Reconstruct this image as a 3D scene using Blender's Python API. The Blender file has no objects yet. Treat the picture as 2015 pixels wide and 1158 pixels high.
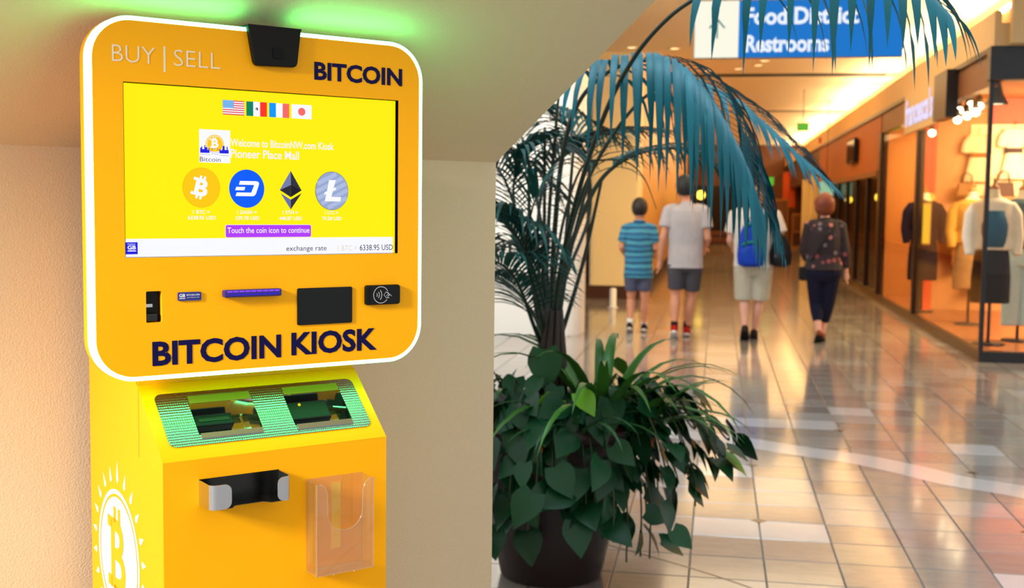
import bpy, bmesh, math, random
from mathutils import Vector, Matrix, noise
rnd = random.Random(7)
SC = bpy.context.scene
COL = SC.collection
PI = math.pi

# ------------------------------------------------------------------ camera
FPX, PITCH, ROLL, AZ, CAMZ = 2308.5, 0.07747, 0.01194, math.radians(9.87), 1.45
FW = Vector((-math.sin(AZ) * math.cos(PITCH), math.cos(AZ) * math.cos(PITCH), -math.sin(PITCH)))
_r = Vector((math.cos(AZ), math.sin(AZ), 0)); _u = _r.cross(FW)
CR = _r * math.cos(ROLL) + _u * math.sin(ROLL)
CU = _u * math.cos(ROLL) - _r * math.sin(ROLL)
CAM = Vector((0, 0, CAMZ))
cd = bpy.data.cameras.new('camera'); cam = bpy.data.objects.new('camera', cd); COL.objects.link(cam)
cam.matrix_world = Matrix(((CR.x, CU.x, -FW.x, 0), (CR.y, CU.y, -FW.y, 0), (CR.z, CU.z, -FW.z, CAMZ), (0, 0, 0, 1)))
cd.sensor_fit = 'HORIZONTAL'; cd.sensor_width = 36; cd.lens = 36 * FPX / 2015
cd.clip_start = 0.05; cd.clip_end = 200
cd.dof.use_dof = True; cd.dof.focus_distance = 1.98; cd.dof.aperture_fstop = 6.5
SC.camera = cam
# ------------------------------------------------------------------ view, sky, large lights
SC.view_settings.view_transform = 'Standard'; SC.view_settings.look = 'None'
SC.view_settings.gamma = 1; SC.view_settings.use_curve_mapping = False
SC.view_settings.exposure = 0.0
w = bpy.data.worlds.new('sky'); SC.world = w; w.use_nodes = True
w.node_tree.nodes['Background'].inputs[0].default_value = (0.96, 0.98, 1.0, 1)
w.node_tree.nodes['Background'].inputs[1].default_value = 0.95
def area(name, loc, target, size, power, color, sizey=None):
    l = bpy.data.lights.new(name, 'AREA'); l.energy = power; l.color = color; l.size = size
    if sizey: l.shape = 'RECTANGLE'; l.size_y = sizey
    o = bpy.data.objects.new(name, l); COL.objects.link(o); o.location = loc
    o.rotation_euler = (Vector(target) - Vector(loc)).to_track_quat('-Z', 'Y').to_euler()
    return o
area('daylight_window', (-2.71, -1.83, 2.75), (-0.9, 1.7, 1.2), 0.6, 290, (1.0, 0.98, 0.95), 0.7)
area('atrium_skylight', (-0.3, 4.2, 6.0), (-0.3, 4.4, 0), 2.2, 150, (0.60, 0.84, 1.0))
area('concourse_lamp', (0.6, 14.0, 3.70), (0.6, 14.0, 0), 2.4, 100, (1.0, 0.76, 0.46), 5)
area('concourse_lamp', (0.6, 22.0, 3.70), (0.6, 22.0, 0), 2.4, 100, (1.0, 0.64, 0.28), 5)
area('concourse_lamp', (0.6, 31.0, 3.70), (0.6, 31.0, 0), 2.4, 110, (1.0, 0.62, 0.26), 7)
area('concourse_lamp', (0.6, 41.0, 3.70), (0.6, 41.0, 0), 2.4, 80, (1.0, 0.62, 0.26), 6)

area('added_pier_fill', (-2.6, 10.6, 3.6), (-2.2, 12.9, 1.6), 0.8, 120, (1.0, 0.98, 0.94))  # unseen fill light, added to brighten the white pier

# ------------------------------------------------------------------ helpers
def ray(px, py): return CR * ((px - 1007.5) / FPX) + CU * ((579 - py) / FPX) + FW
def hit(px, py, P, N):
    d = ray(px, py); return CAM + d * ((P - CAM).dot(N) / d.dot(N))
def at(px, py, Y): return hit(px, py, Vector((0, Y, 0)), Vector((0, 1, 0)))      # point on the plane y = Y
def flat(px, py, z=0.0): return hit(px, py, Vector((0, 0, z)), Vector((0, 0, 1)))
def lin(c):
    c = [x / 255 for x in c]
    return tuple((x / 12.92 if x <= .04045 else ((x + .055) / 1.055) ** 2.4) for x in c) + (1,)
MATS = {}
def mat(name, rgb, rough=.5, metal=0, emit=0, spec=.5, noise_amt=0, nscale=20, bump=0, bscale=300, coat=0, trans=0, rand=0):
    """procedural principled material; rgb in 0..255 display values"""
    if name in MATS: return MATS[name]
    m = bpy.data.materials.new(name); m.use_nodes = True; MATS[name] = m
    nt = m.node_tree; b = nt.nodes['Principled BSDF']; c = lin(rgb)
    b.inputs['Base Color'].default_value = c; b.inputs['Roughness'].default_value = rough
    b.inputs['Metallic'].default_value = metal; b.inputs['Specular IOR Level'].default_value = spec
    if coat: b.inputs['Coat Weight'].default_value = coat; b.inputs['Coat Roughness'].default_value = .08
    if trans: b.inputs['Transmission Weight'].default_value = trans
    if emit:
        b.inputs['Emission Color'].default_value = c; b.inputs['Emission Strength'].default_value = emit
        b.inputs['Specular IOR Level'].default_value = .12; b.inputs['Base Color'].default_value = (c[0] * .03, c[1] * .03, c[2] * .03, 1)
    if noise_amt or rand:
        tc = nt.nodes.new('ShaderNodeTexCoord'); nz = nt.nodes.new('ShaderNodeTexNoise')
        nz.inputs['Scale'].default_value = nscale; nz.inputs['Detail'].default_value = 6
        nt.links.new(tc.outputs['Object'], nz.inputs['Vector'])
        hs = nt.nodes.new('ShaderNodeHueSaturation'); hs.inputs['Color'].default_value = c
        mr = nt.nodes.new('ShaderNodeMapRange'); mr.inputs[3].default_value = 1 - noise_amt; mr.inputs[4].default_value = 1 + noise_amt
        nt.links.new(nz.outputs['Fac'], mr.inputs[0])
        if rand:
            oi = nt.nodes.new('ShaderNodeObjectInfo'); m2 = nt.nodes.new('ShaderNodeMapRange')
            m2.inputs[3].default_value = 1 - rand; m2.inputs[4].default_value = 1 + rand
            nt.links.new(oi.outputs['Random'], m2.inputs[0])
            mu = nt.nodes.new('ShaderNodeMath'); mu.operation = 'MULTIPLY'
            nt.links.new(m2.outputs[0], mu.inputs[0]); nt.links.new(mr.outputs[0], mu.inputs[1])
            nt.links.new(mu.outputs[0], hs.inputs['Value'])
        else: nt.links.new(mr.outputs[0], hs.inputs['Value'])
        nt.links.new(hs.outputs[0], b.inputs['Base Color'])
    if bump:
        tc = nt.nodes.new('ShaderNodeTexCoord'); nz = nt.nodes.new('ShaderNodeTexNoise')
        nz.inputs['Scale'].default_value = bscale; nz.inputs['Detail'].default_value = 3
        bp = nt.nodes.new('ShaderNodeBump'); bp.inputs['Strength'].default_value = bump; bp.inputs['Distance'].default_value = .004
        nt.links.new(tc.outputs['Object'], nz.inputs['Vector']); nt.links.new(nz.outputs['Fac'], bp.inputs['Height'])
        nt.links.new(bp.outputs[0], b.inputs['Normal'])
    return m
def clear_mat(name, tint, gloss_lo, gloss_hi, haze=0.0, haze_rgb=(255, 255, 255)):
    """thin clear sheet: see-through plus a mirror share that grows at grazing angles (plus a little haze)"""
    m = bpy.data.materials.new(name); m.use_nodes = True; nt = m.node_tree; nt.nodes.clear()
    out = nt.nodes.new('ShaderNodeOutputMaterial'); tr = nt.nodes.new('ShaderNodeBsdfTransparent'); gl = nt.nodes.new('ShaderNodeBsdfGlossy')
    tr.inputs[0].default_value = lin(tint); gl.inputs[1].default_value = .02
    lw = nt.nodes.new('ShaderNodeLayerWeight'); lw.inputs[0].default_value = .35
    mr = nt.nodes.new('ShaderNodeMapRange'); mr.inputs[3].default_value = gloss_lo; mr.inputs[4].default_value = gloss_hi
    nt.links.new(lw.outputs['Facing'], mr.inputs[0])
    mx = nt.nodes.new('ShaderNodeMixShader'); nt.links.new(mr.outputs[0], mx.inputs[0])
    base = tr.outputs[0]
    if haze:
        df = nt.nodes.new('ShaderNodeBsdfDiffuse'); df.inputs[0].default_value = lin(haze_rgb)
        m2 = nt.nodes.new('ShaderNodeMixShader'); m2.inputs[0].default_value = haze
        nt.links.new(base, m2.inputs[1]); nt.links.new(df.outputs[0], m2.inputs[2]); base = m2.outputs[0]
    nt.links.new(base, mx.inputs[1]); nt.links.new(gl.outputs[0], mx.inputs[2]); nt.links.new(mx.outputs[0], out.inputs[0])
    return m
def setp(o, label=None, cat=None, group=None, kind=None):
    if label: o['label'] = label
    if cat: o['category'] = cat
    if group: o['group'] = group
    if kind: o['kind'] = kind
    return o
def empty(name, loc, rz=0, label=None, cat=None, group=None):
    o = bpy.data.objects.new(name, None); COL.objects.link(o); o.empty_display_size = .1
    o.location = loc; o.rotation_euler = (0, 0, rz); return setp(o, label, cat, group)
class MB:
    """collects faces; build() links them as one mesh object"""
    def __init__(s): s.v = []; s.f = []; s.mi = []; s.mats = []; s.sm = []
    def m(s, mt):
        if mt not in s.mats: s.mats.append(mt)
        return s.mats.index(mt)
    def add(s, vs, fs, mt=None, smooth=False):
        o = len(s.v); s.v += [tuple(x) for x in vs]; k = s.m(mt) if mt else 0
        for f in fs: s.f.append([i + o for i in f]); s.mi.append(k); s.sm.append(smooth)
        return s
    def box(s, x0, x1, y0, y1, z0, z1, mt=None):
        return s.add([(x0, y0, z0), (x1, y0, z0), (x1, y1, z0), (x0, y1, z0), (x0, y0, z1), (x1, y0, z1), (x1, y1, z1), (x0, y1, z1)],
                     [(3, 2, 1, 0), (4, 5, 6, 7), (0, 1, 5, 4), (1, 2, 6, 5), (2, 3, 7, 6), (3, 0, 4, 7)], mt)
    def prism(s, poly, a0, a1, axis='x', mt=None, smooth=False):
        """poly: 2-D outline; axis x -> (y,z) outline, y -> (x,z), z -> (x,y)"""
        P = {'x': lambda p, a: (a, p[0], p[1]), 'y': lambda p, a: (p[0], a, p[1]), 'z': lambda p, a: (p[0], p[1], a)}[axis]
        n = len(poly); vs = [P(p, a0) for p in poly] + [P(p, a1) for p in poly]
        fs = [tuple(range(n - 1, -1, -1)), tuple(range(n, 2 * n))]
        s.add(vs, fs, mt)
        o = len(s.v) - 2 * n
        k = s.m(mt) if mt else 0
        for i in range(n):
            j = (i + 1) % n; s.f.append([o + i, o + j, o + n + j, o + n + i]); s.mi.append(k); s.sm.append(smooth)
        return s
    def rings(s, rings, mt=None, smooth=True, cap=True):
        n = len(rings[0]); vs = [p for r in rings for p in r]; fs = []
        for i in range(len(rings) - 1):
            for j in range(n):
                k = (j + 1) % n; fs.append((i * n + j, i * n + k, (i + 1) * n + k, (i + 1) * n + j))
        if cap: fs += [tuple(range(n - 1, -1, -1)), tuple((len(rings) - 1) * n + j for j in range(n))]
        return s.add(vs, fs, mt, smooth)
    def tube(s, path, rad, n=8, mt=None, squash=1.0):
        path = [Vector(p) for p in path]
        if not hasattr(rad, '__len__'): rad = [rad] * len(path)
        out = []; prev = None
        for i, p in enumerate(path):
            t = (path[min(i + 1, len(path) - 1)] - path[max(i - 1, 0)]).normalized()
            if prev is None:
                a = Vector((0, 0, 1)) if abs(t.z) < .8 else Vector((0, 1, 0))
                prev = (a - t * a.dot(t)).normalized()
            else: prev = (prev - t * prev.dot(t)).normalized()
            b = t.cross(prev)
            out.append([p + (prev * math.cos(2 * PI * j / n) * squash + b * math.sin(2 * PI * j / n)) * rad[i] for j in range(n)])
        return s.rings(out, mt)
    def lathe(s, prof, n=32, c=(0, 0, 0), mt=None, cap=True):
        return s.rings([[(c[0] + r * math.cos(2 * PI * j / n), c[1] + r * math.sin(2 * PI * j / n), c[2] + z) for j in range(n)] for r, z in prof], mt, True, cap)
    def ball(s, c, r, n=14, k=9, mt=None):
        if not hasattr(r, '__len__'): r = (r, r, r)
        return s.rings([[(c[0] + r[0] * math.sin(PI * max(.03, min(.97, i / k))) * math.cos(2 * PI * j / n), c[1] + r[1] * math.sin(PI * max(.03, min(.97, i / k))) * math.sin(2 * PI * j / n),
                          c[2] - r[2] * math.cos(PI * i / k)) for j in range(n)] for i in range(k + 1)], mt)
    def mesh(s, name):
        me = bpy.data.meshes.new(name); me.from_pydata(s.v, [], s.f)
        for m_ in s.mats: me.materials.append(m_)
        if len(s.mats) > 1: me.polygons.foreach_set('material_index', s.mi)
        me.polygons.foreach_set('use_smooth', s.sm); me.update()
        bm = bmesh.new(); bm.from_mesh(me); bmesh.ops.recalc_face_normals(bm, faces=bm.faces); bm.to_mesh(me); bm.free()
        return me
    def build(s, name, mt=None, parent=None, bevel=0, **kw):
        if mt is not None: s.mats = [mt]; s.mi = [0] * len(s.f)
        o = bpy.data.objects.new(name, s.mesh(name)); COL.objects.link(o); o.parent = parent
        if bevel:
            b = o.modifiers.new('bevel', 'BEVEL'); b.width = bevel; b.segments = 2; b.limit_method = 'ANGLE'; b.angle_limit = .6
        return setp(o, **kw)
def rrect(x0, x1, z0, z1, r, n=6):
    pts = []
    for cx, cz, a in ((x1 - r, z1 - r, 0), (x0 + r, z1 - r, 90), (x0 + r, z0 + r, 180), (x1 - r, z0 + r, 270)):
        for i in range(n + 1):
            t = math.radians(a + 90 * i / n); pts.append((cx + r * math.cos(t), cz + r * math.sin(t)))
    return pts
def circ(cx, cz, r, n=40, rz=None): return [(cx + r * math.cos(2 * PI * i / n), cz + (rz or r) * math.sin(2 * PI * i / n)) for i in range(n)]
def evalmesh(o):
    dg = bpy.context.evaluated_depsgraph_get(); return bpy.data.meshes.new_from_object(o.evaluated_get(dg))
def holed(outlines, thick):
    """flat sheet with holes: filled 2-D curve -> mesh data in x,y with thickness in z"""
    cu = bpy.data.curves.new('t', 'CURVE'); cu.dimensions = '2D'; cu.fill_mode = 'BOTH'; cu.extrude = thick / 2
    for pts in outlines:
        sp = cu.splines.new('POLY'); sp.points.add(len(pts) - 1); sp.use_cyclic_u = True
        for i, p in enumerate(pts): sp.points[i].co = (p[0], p[1], 0, 1)
    o = bpy.data.objects.new('t', cu); COL.objects.link(o); me = evalmesh(o)
    bpy.data.objects.remove(o); bpy.data.curves.remove(cu); return me
def sheet(name, outlines, thick, y, mt, parent, tf=None, **kw):
    """holed sheet standing in the x-z plane, front face at y"""
    me = holed(outlines, thick)
    for v in me.vertices:
        x, z, t = v.co; p = Vector((x, y + thick / 2 - t, z)); v.co = tf(p) if tf else p
    bm = bmesh.new(); bm.from_mesh(me); bmesh.ops.remove_doubles(bm, verts=bm.verts, dist=1e-6); bmesh.ops.recalc_face_normals(bm, faces=bm.faces); bm.to_mesh(me); bm.free()
    me.materials.clear(); me.materials.append(mt)
    o = bpy.data.objects.new(name, me); COL.objects.link(o); o.parent = parent; return setp(o, **kw)
_tc = {}
def glyphs(text, bold=0.0):
    k = (text, bold)
    if k not in _tc:
        cu = bpy.data.curves.new('t', 'FONT'); cu.body = text; cu.size = 1; cu.offset = bold; cu.resolution_u = 3
        o = bpy.data.objects.new('t', cu); COL.objects.link(o); me = evalmesh(o)
        vs = [(v.co.x, v.co.y) for v in me.vertices]; fs = [tuple(p.vertices) for p in me.polygons]
        bpy.data.objects.remove(o); bpy.data.curves.remove(cu); bpy.data.meshes.remove(me)
        _tc[k] = (vs, fs)
    return _tc[k]
class Decal(MB):
    """flat print on a plane: tf maps (a, b, lift) to a point"""
    def __init__(s, tf): super().__init__(); s.tf = tf
    def poly(s, pts, mt, lift=.0004): return s.add([s.tf(p[0], p[1], lift) for p in pts], [tuple(range(len(pts)))], mt)
    def text(s, t, a0, b0, wd, ht, mt, bold=0.0, lift=.0008, fit=None, shear=0):
        """left-bottom corner a0,b0; fitted to width wd and height ht of its own ink box (fit: height box taken from another string)"""
        vs, fs = glyphs(t, bold); xs = [v[0] for v in vs]
        ref = glyphs(fit, bold)[0] if fit else vs
        y0 = min(v[1] for v in ref); y1 = max(v[1] for v in ref); x0 = min(xs); x1 = max(xs)
        sx = wd / (x1 - x0); sy = ht / (y1 - y0)
        return s.add([s.tf(a0 + (v[0] - x0) * sx + shear * (v[1] - y0) * sy, b0 + (v[1] - y0) * sy, lift) for v in vs], fs, mt)
    def line(s, pts, wd, mt, lift=.0008):
        for (a, b) in zip(pts[:-1], pts[1:]):
            d = Vector((b[0] - a[0], b[1] - a[1])); 
            if d.length < 1e-9: continue
            n_ = Vector((-d.y, d.x)).normalized() * wd / 2
            s.poly([(a[0] + n_.x, a[1] + n_.y), (a[0] - n_.x, a[1] - n_.y), (b[0] - n_.x, b[1] - n_.y), (b[0] + n_.x, b[1] + n_.y)], mt, lift)
        return s
# ================================================================== the setting
KR = Vector((-0.72693, 1.84599, 0)); S2 = 2 ** -.5
KU = Vector((S2, S2, 0)); KN = Vector((S2, -S2, 0)); V0 = 1.4932
def kw(x, y, z): return KR + KU * x - KN * y + Vector((0, 0, z))      # kiosk frame (x along its face, y into the wall) -> world
WALLY, CREASE, SL = .41, 1.5420, .5556
M_wall = mat('painted_plaster', (216, 194, 160), .75, spec=.3, noise_amt=.03, nscale=3, bump=.35, bscale=260)
prof = [(WALLY, 0), (WALLY, CREASE), (-.36, CREASE + SL * (WALLY + .36)), (-.36, 3.2), (WALLY + .14, 3.2), (WALLY + .14, 0)]
mb = MB(); mb.prism(prof, -4.6, .7282, 'x'); mb.v = [tuple(kw(*p)) for p in mb.v]
mb.build('wall_left', M_wall, kind='structure')

# floor: bed plus polished stone tiles
TX, TY, TS, TR = .222, 5.437, .298, .2967
def stone(name, per_island):
    m = bpy.data.materials.new(name); m.use_nodes = True; nt = m.node_tree; b = nt.nodes['Principled BSDF']
    src = nt.nodes.new('ShaderNodeNewGeometry').outputs['Random Per Island'] if per_island else nt.nodes.new('ShaderNodeObjectInfo').outputs['Random']
    cr = nt.nodes.new('ShaderNodeValToRGB'); el = cr.color_ramp.elements; cr.color_ramp.interpolation = 'CONSTANT'
    cols = [(0, (146, 140, 133)), (.2, (156, 150, 142)), (.38, (136, 130, 125)), (.56, (150, 142, 130)), (.72, (143, 132, 126)), (.88, (164, 161, 156))]
    el[0].position = 0; el[0].color = lin(cols[0][1]); el[1].position = cols[1][0]; el[1].color = lin(cols[1][1])
    for p, c in cols[2:]:
        e = el.new(p); e.color = lin(c)
    nt.links.new(src, cr.inputs[0])
    tc = nt.nodes.new('ShaderNodeNewGeometry'); mp = nt.nodes.new('ShaderNodeMapping'); mp.inputs['Scale'].default_value = (3, 9, 3)
    nt.links.new(tc.outputs['Position'], mp.inputs[0])
    nz = nt.nodes.new('ShaderNodeTexNoise'); nz.inputs['Scale'].default_value = 2.2; nz.inputs['Detail'].default_value = 8; nz.inputs['Roughness'].default_value = .65; nz.inputs['Distortion'].default_value = .6
    nt.links.new(mp.outputs[0], nz.inputs['Vector'])
    mr = nt.nodes.new('ShaderNodeMapRange'); mr.inputs[1].default_value = .3; mr.inputs[2].default_value = .7; mr.inputs[3].default_value = .86; mr.inputs[4].default_value = 1.08
    nt.links.new(nz.outputs['Fac'], mr.inputs[0])
    hs = nt.nodes.new('ShaderNodeHueSaturation'); nt.links.new(cr.outputs[0], hs.inputs['Color']); nt.links.new(mr.outputs[0], hs.inputs['Value'])
    nt.links.new(hs.outputs[0], b.inputs['Base Color'])
    b.inputs['Roughness'].default_value = .13; b.inputs['Specular IOR Level'].default_value = .55
    b.inputs['Coat Weight'].default_value = .22; b.inputs['Coat Roughness'].default_value = .06
    return m
M_tile = stone('polished_stone_tile', False); M_tile_far = stone('polished_stone_paving', True)
M_white = mat('white_marble', (200, 197, 194), .12, noise_amt=.05, nscale=9, coat=.4)
M_grout = mat('grey_grout', (120, 108, 94), .6); M_dark_st = mat('dark_stone', (70, 58, 48), .2)
fl = MB().box(-9, 9, -4, 50, -.12, -.006).build('floor', M_grout, kind='structure')
def tile_mesh(name, mt):
    g = .0028
    b_ = MB(); x1, y1 = TS - g, TR - g; c = .0022
    b_.add([(g, g, -.008), (x1, g, -.008), (x1, y1, -.008), (g, y1, -.008), (g, g, -c), (x1, g, -c), (x1, y1, -c), (g, y1, -c),
            (g + c, g + c, 0), (x1 - c, g + c, 0), (x1 - c, y1 - c, 0), (g + c, y1 - c, 0)],
           [(8, 9, 10, 11)] + [(i, (i + 1) % 4, 4 + (i + 1) % 4, 4 + i) for i in range(4)] + [(4 + i, 4 + (i + 1) % 4, 8 + (i + 1) % 4, 8 + i) for i in range(4)])
    b_.mats = [mt]; return b_.mesh(name)
tm, tw = tile_mesh('tile', M_tile), tile_mesh('tile_white', M_white)
WHITE = {(-1, -1), (0, -1), (-1, 3), (3, -3), (-1, 8), (0, 8), (1, 8), (2, 10), (4, 6)}
placed = set()
for j in range(-4, 21):
    for i in range(-5, 8):
        x, y = TX + i * TS, TY + j * TR
        if x > 2.40 or (x > .264 * (y + .3) + .1) or len(placed) >= 298: continue
        if y < 8.5 and x < -.29 * y + .3 - .3: continue
        t = bpy.data.objects.new('tile', tw if (i, j) in WHITE else tm); COL.objects.link(t); t.parent = fl; t.location = (x, y, 0)
        placed.add((i, j))
fb = MB(); g = .0028
for j in range(-30, 145):
    for i in range(-16, 25):
        if (i, j) in placed: continue
        x, y = TX + i * TS, TY + j * TR
        fb.add([(x + g, y + g, 0), (x + TS - g, y + g, 0), (x + TS - g, y + TR - g, 0), (x + g, y + TR - g, 0)], [(0, 1, 2, 3)])
fb.build('paving', M_tile_far, fl, kind='stuff')
for x, y in ((.222, 5.437), (.222, 6.62), (1.414, 5.50), (1.414, 6.7), (-.374, 7.8), (.818, 7.8)):
    d = .036; MB().prism([(x - d, y), (x, y - d), (x + d, y), (x, y + d)], -.004, .0009, 'z').build('diamond_inset', M_dark_st, fl)
# curved white marble band let into the paving
def strip(name, pts, wd, z, mt):
    P = [Vector((p[0], p[1], 0)) for p in pts]; Q = []
    for k in range(len(P) - 1):
        a, b_, c, d = P[max(k - 1, 0)], P[k], P[k + 1], P[min(k + 2, len(P) - 1)]
        for s_ in range(6):
            t = s_ / 6; Q.append(.5 * ((2 * b_) + (c - a) * t + (2 * a - 5 * b_ + 4 * c - d) * t * t + (3 * b_ - a - 3 * c + d) * t ** 3))
    Q.append(P[-1]); m_ = MB(); vs = []
    for k, q in enumerate(Q):
        t = (Q[min(k + 1, len(Q) - 1)] - Q[max(k - 1, 0)]).normalized(); n_ = Vector((-t.y, t.x, 0)) * wd / 2
        vs += [q + n_ + Vector((0, 0, z)), q - n_ + Vector((0, 0, z))]
    m_.add(vs, [(2 * k, 2 * k + 1, 2 * k + 3, 2 * k + 2) for k in range(len(Q) - 1)]); return m_.build(name, mt, fl)
strip('marble_band', [(-.5, 7.45), (0, 7.36), (.5, 7.08), (.81, 6.93), (1.08, 6.70), (1.29, 6.47), (1.6, 6.28), (2.0, 5.85), (2.5, 5.25)], .27, .0012, M_white)
strip('shadow_edge_line', [(-.5, 4.95), (-.257, 4.79), (-.064, 4.65), (.146, 4.47), (.4, 4.2)], .008, .0012, M_dark_st)  # shade put in as a thin dark strip along a shadow's edge

# ceiling of the concourse: three panels with dark slots between them
CZ = 3.75
M_ceil = mat('ceiling_paint', (244, 222, 180), .7, noise_amt=.02, nscale=2)
M_slot = mat('slot_black', (22, 16, 12), .8)
def ceil(y0, y1, name='ceiling'): return MB().box(-7, 3.1, y0, y1, CZ, CZ + .12).build(name, M_ceil, kind='structure')
ceil(9.3, 21.1); ceil(21.8, 29.2); ceil(29.9, 46)
M_brown = mat('brown_panel', (120, 70, 30), .45, noise_amt=.12, nscale=4)
for y in (21.1, 29.2):
    MB().box(-7, 2.85, y, y + .7, CZ + .02, CZ + .5).build('trim_1' if y < 25 else 'trim_2', M_slot, kind='structure')
# right bulkhead over the shop fronts; unseen tubes added on its ledge brighten the ceiling
M_bulk = mat('bulkhead_paint', (214, 178, 122), .6, noise_amt=.02, nscale=2)
bm_ = MB(); bm_.prism([(2.47, 2.95), (2.47, 3.27), (2.53, 3.27), (2.53, 3.16), (3.1, 3.16), (3.1, 2.95)], 11.55, 46, 'y')
bm_.build('wall_right', M_bulk, kind='structure')
MB().box(3.02, 3.12, 11.55, 46, 3.16, CZ).build('wall_cove', M_bulk, kind='structure')
MB().box(2.6, 9, 11.45, 11.56, 2.96, 3.9).build('wall_bulkhead_end', M_bulk, kind='structure')
M_tube = mat('added_fill_tube', (255, 232, 186), emit=85)
ct = empty('added_ceiling_fill', (2.70, 11.7, 3.16), 0, 'added unseen warm strips on the ledge over the right hand shops, brightening the ceiling', 'light')
for k in range(9):
    y0 = .2 + k * 3.75
    MB().box(-.02, .02, y0, y0 + 3.4, .20, .235).build('fill_tube', M_tube, ct)
    MB().box(-.012, .012, y0, y0 + 3.4, 0, .20).build('added_tube_base', M_bulk, ct)

# left side: white column block, cream wall return, long orange wall
M_cream = mat('cream_wall', (255, 232, 172), .5, noise_amt=.02, nscale=2)
M_whitew = mat('white_wall', (246, 242, 232), .5, noise_amt=.02, nscale=2)
M_orange = mat('amber_wall', (226, 172, 92), .45, noise_amt=.04, nscale=2)
M_base = mat('brown_skirting', (70, 38, 20), .35)
M_red = mat('red_brown_panel', (74, 34, 20), .4, noise_amt=.2, nscale=3)
# rounded white pier
pr = [(-6, 13.6), (-1.75, 13.6)] + [(-1.75 + .28 * math.sin(a), 13.32 + .28 * math.cos(a)) for a in [math.radians(t) for t in range(10, 91, 16)]]
pr += [(-1.47 - .28 + .28 * math.cos(a), 13.0 - .28 * math.sin(a)) for a in [math.radians(t) for t in range(10, 91, 16)]] + [(-6, 12.72)]
MB().prism(pr, 0, CZ, 'z').build('wall_pier', M_whitew, kind='structure')
MB().prism(rrect(-1.93, -1.17, 18.0, 18.6, .06, 4), .2, CZ, 'z').build('wall_return', M_cream, kind='structure')
MB().box(-1.97, -1.15, 17.98, 18.6, 0, .2).build('baseboard_return', M_base, kind='structure')
MB().box(-1.6, -1.17, 18.6, 46, .2, CZ).build('wall_far_left', M_orange, kind='structure')
MB().box(-1.6, -1.15, 18.6, 46, 0, .2).build('baseboard_left', M_base, kind='structure')
MB().box(-6, -1.93, 20.0, 20.2, 0, CZ).build('wall_recess', M_red, kind='structure')
# ================================================================== the kiosk
M_yel = mat('yellow_powder_coat', (255, 176, 0), .42, spec=.18, bump=.05, bscale=500)
M_navy = mat('navy_vinyl', (15, 11, 64), .5, spec=.12); M_pale = mat('cream_vinyl', (238, 224, 192), .45)
M_blk = mat('black_plastic', (8, 8, 8), .4, spec=.2); M_blk2 = mat('black_satin', (16, 15, 15), .6, spec=.2)
M_led = bpy.data.materials.new('green_led_acrylic'); M_led.use_nodes = True
_b = M_led.node_tree.nodes['Principled BSDF']; _b.inputs['Base Color'].default_value = (.5, .9, .65, 1)
_b.inputs['Emission Color'].default_value = (.095, 1.0, .27, 1); _b.inputs['Emission Strength'].default_value = 11.0
M_steel = mat('brushed_steel', (205, 205, 205), .27, 1); M_chrome = mat('chrome', (225, 228, 226), .07, 1)
M_dkst = mat('dark_steel', (60, 60, 58), .25, 1)
M_yel_side = M_yel
kiosk = empty('bitcoin_kiosk', KR, PI / 4, 'tall yellow kiosk with a glowing green rim and a bright touch screen', 'kiosk')
Z = lambda v: V0 + v
def face(px, py, off=0.0):
    p = hit(px, py, KR + KN * off, KN) - KR; return (p.dot(KU), p.z)
KT = lambda off: (lambda a, b, l: (a, -off - l, b))           # print on the front plane that stands off forward by off
# --- sheet metal cabinet
L_, R_ = -.199, .196
side = [(.36, 0.0), (-.04, 0.0), (-.04, Z(-.453)), (.08, Z(-.347)), (.088, Z(-.347)), (.088, Z(-.06)), (.36, Z(-.06))]
MB().prism(side, L_, L_ + .003, 'x').build('side_panel', M_yel, kiosk)
MB().prism(side, R_ - .003, R_, 'x').build('side_panel', M_yel, kiosk)
MB().box(L_ + .003, R_ - .003, -.04, -.037, 0.0, Z(-.4535)).build('front_panel', M_yel, kiosk)
MB().box(L_ + .003, R_ - .003, .357, .36, 0, Z(-.06)).build('back_panel', M_yel, kiosk)
MB().box(L_ + .003, R_ - .003, .085, .088, Z(-.348), Z(-.06)).build('neck_panel', M_yel, kiosk)
MB().box(L_ + .003, R_ - .003, .088, .357, Z(-.065), Z(-.06)).build('top_panel', M_yel, kiosk)
MB().box(L_ + .003, R_ - .003, -.037, .357, 0, .004).build('base_panel', M_blk2, kiosk)
# sloping hood: frame (s along x, d down the slope)
SLO = Vector((0, .08, Z(-.347))); SD = Vector((0, -.12, -.106)).normalized(); SN = Vector((0, -.106, .12)).normalized()
def slope(a, d, l=0): return SLO + Vector((a, 0, 0)) + SD * d + SN * l
def slope_sheet(name, outl, thick, lift, mt, **kw_):
    return sheet(name, [[(p[0], -p[1]) for p in o] for o in outl], thick, 0, mt, kiosk, tf=lambda p: slope(p.x, -p.z, lift - p.y), **kw_)
W1 = rrect(-.128, -.018, .040, .117, .006, 3); W2 = rrect(.039, .147, .039, .119, .006, 3)
slope_sheet('hood_panel', [[(L_ + .003, 0), (R_ - .003, 0), (R_ - .003, .16), (L_ + .003, .16)], W1, W2], .003, 0, M_yel)
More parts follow.
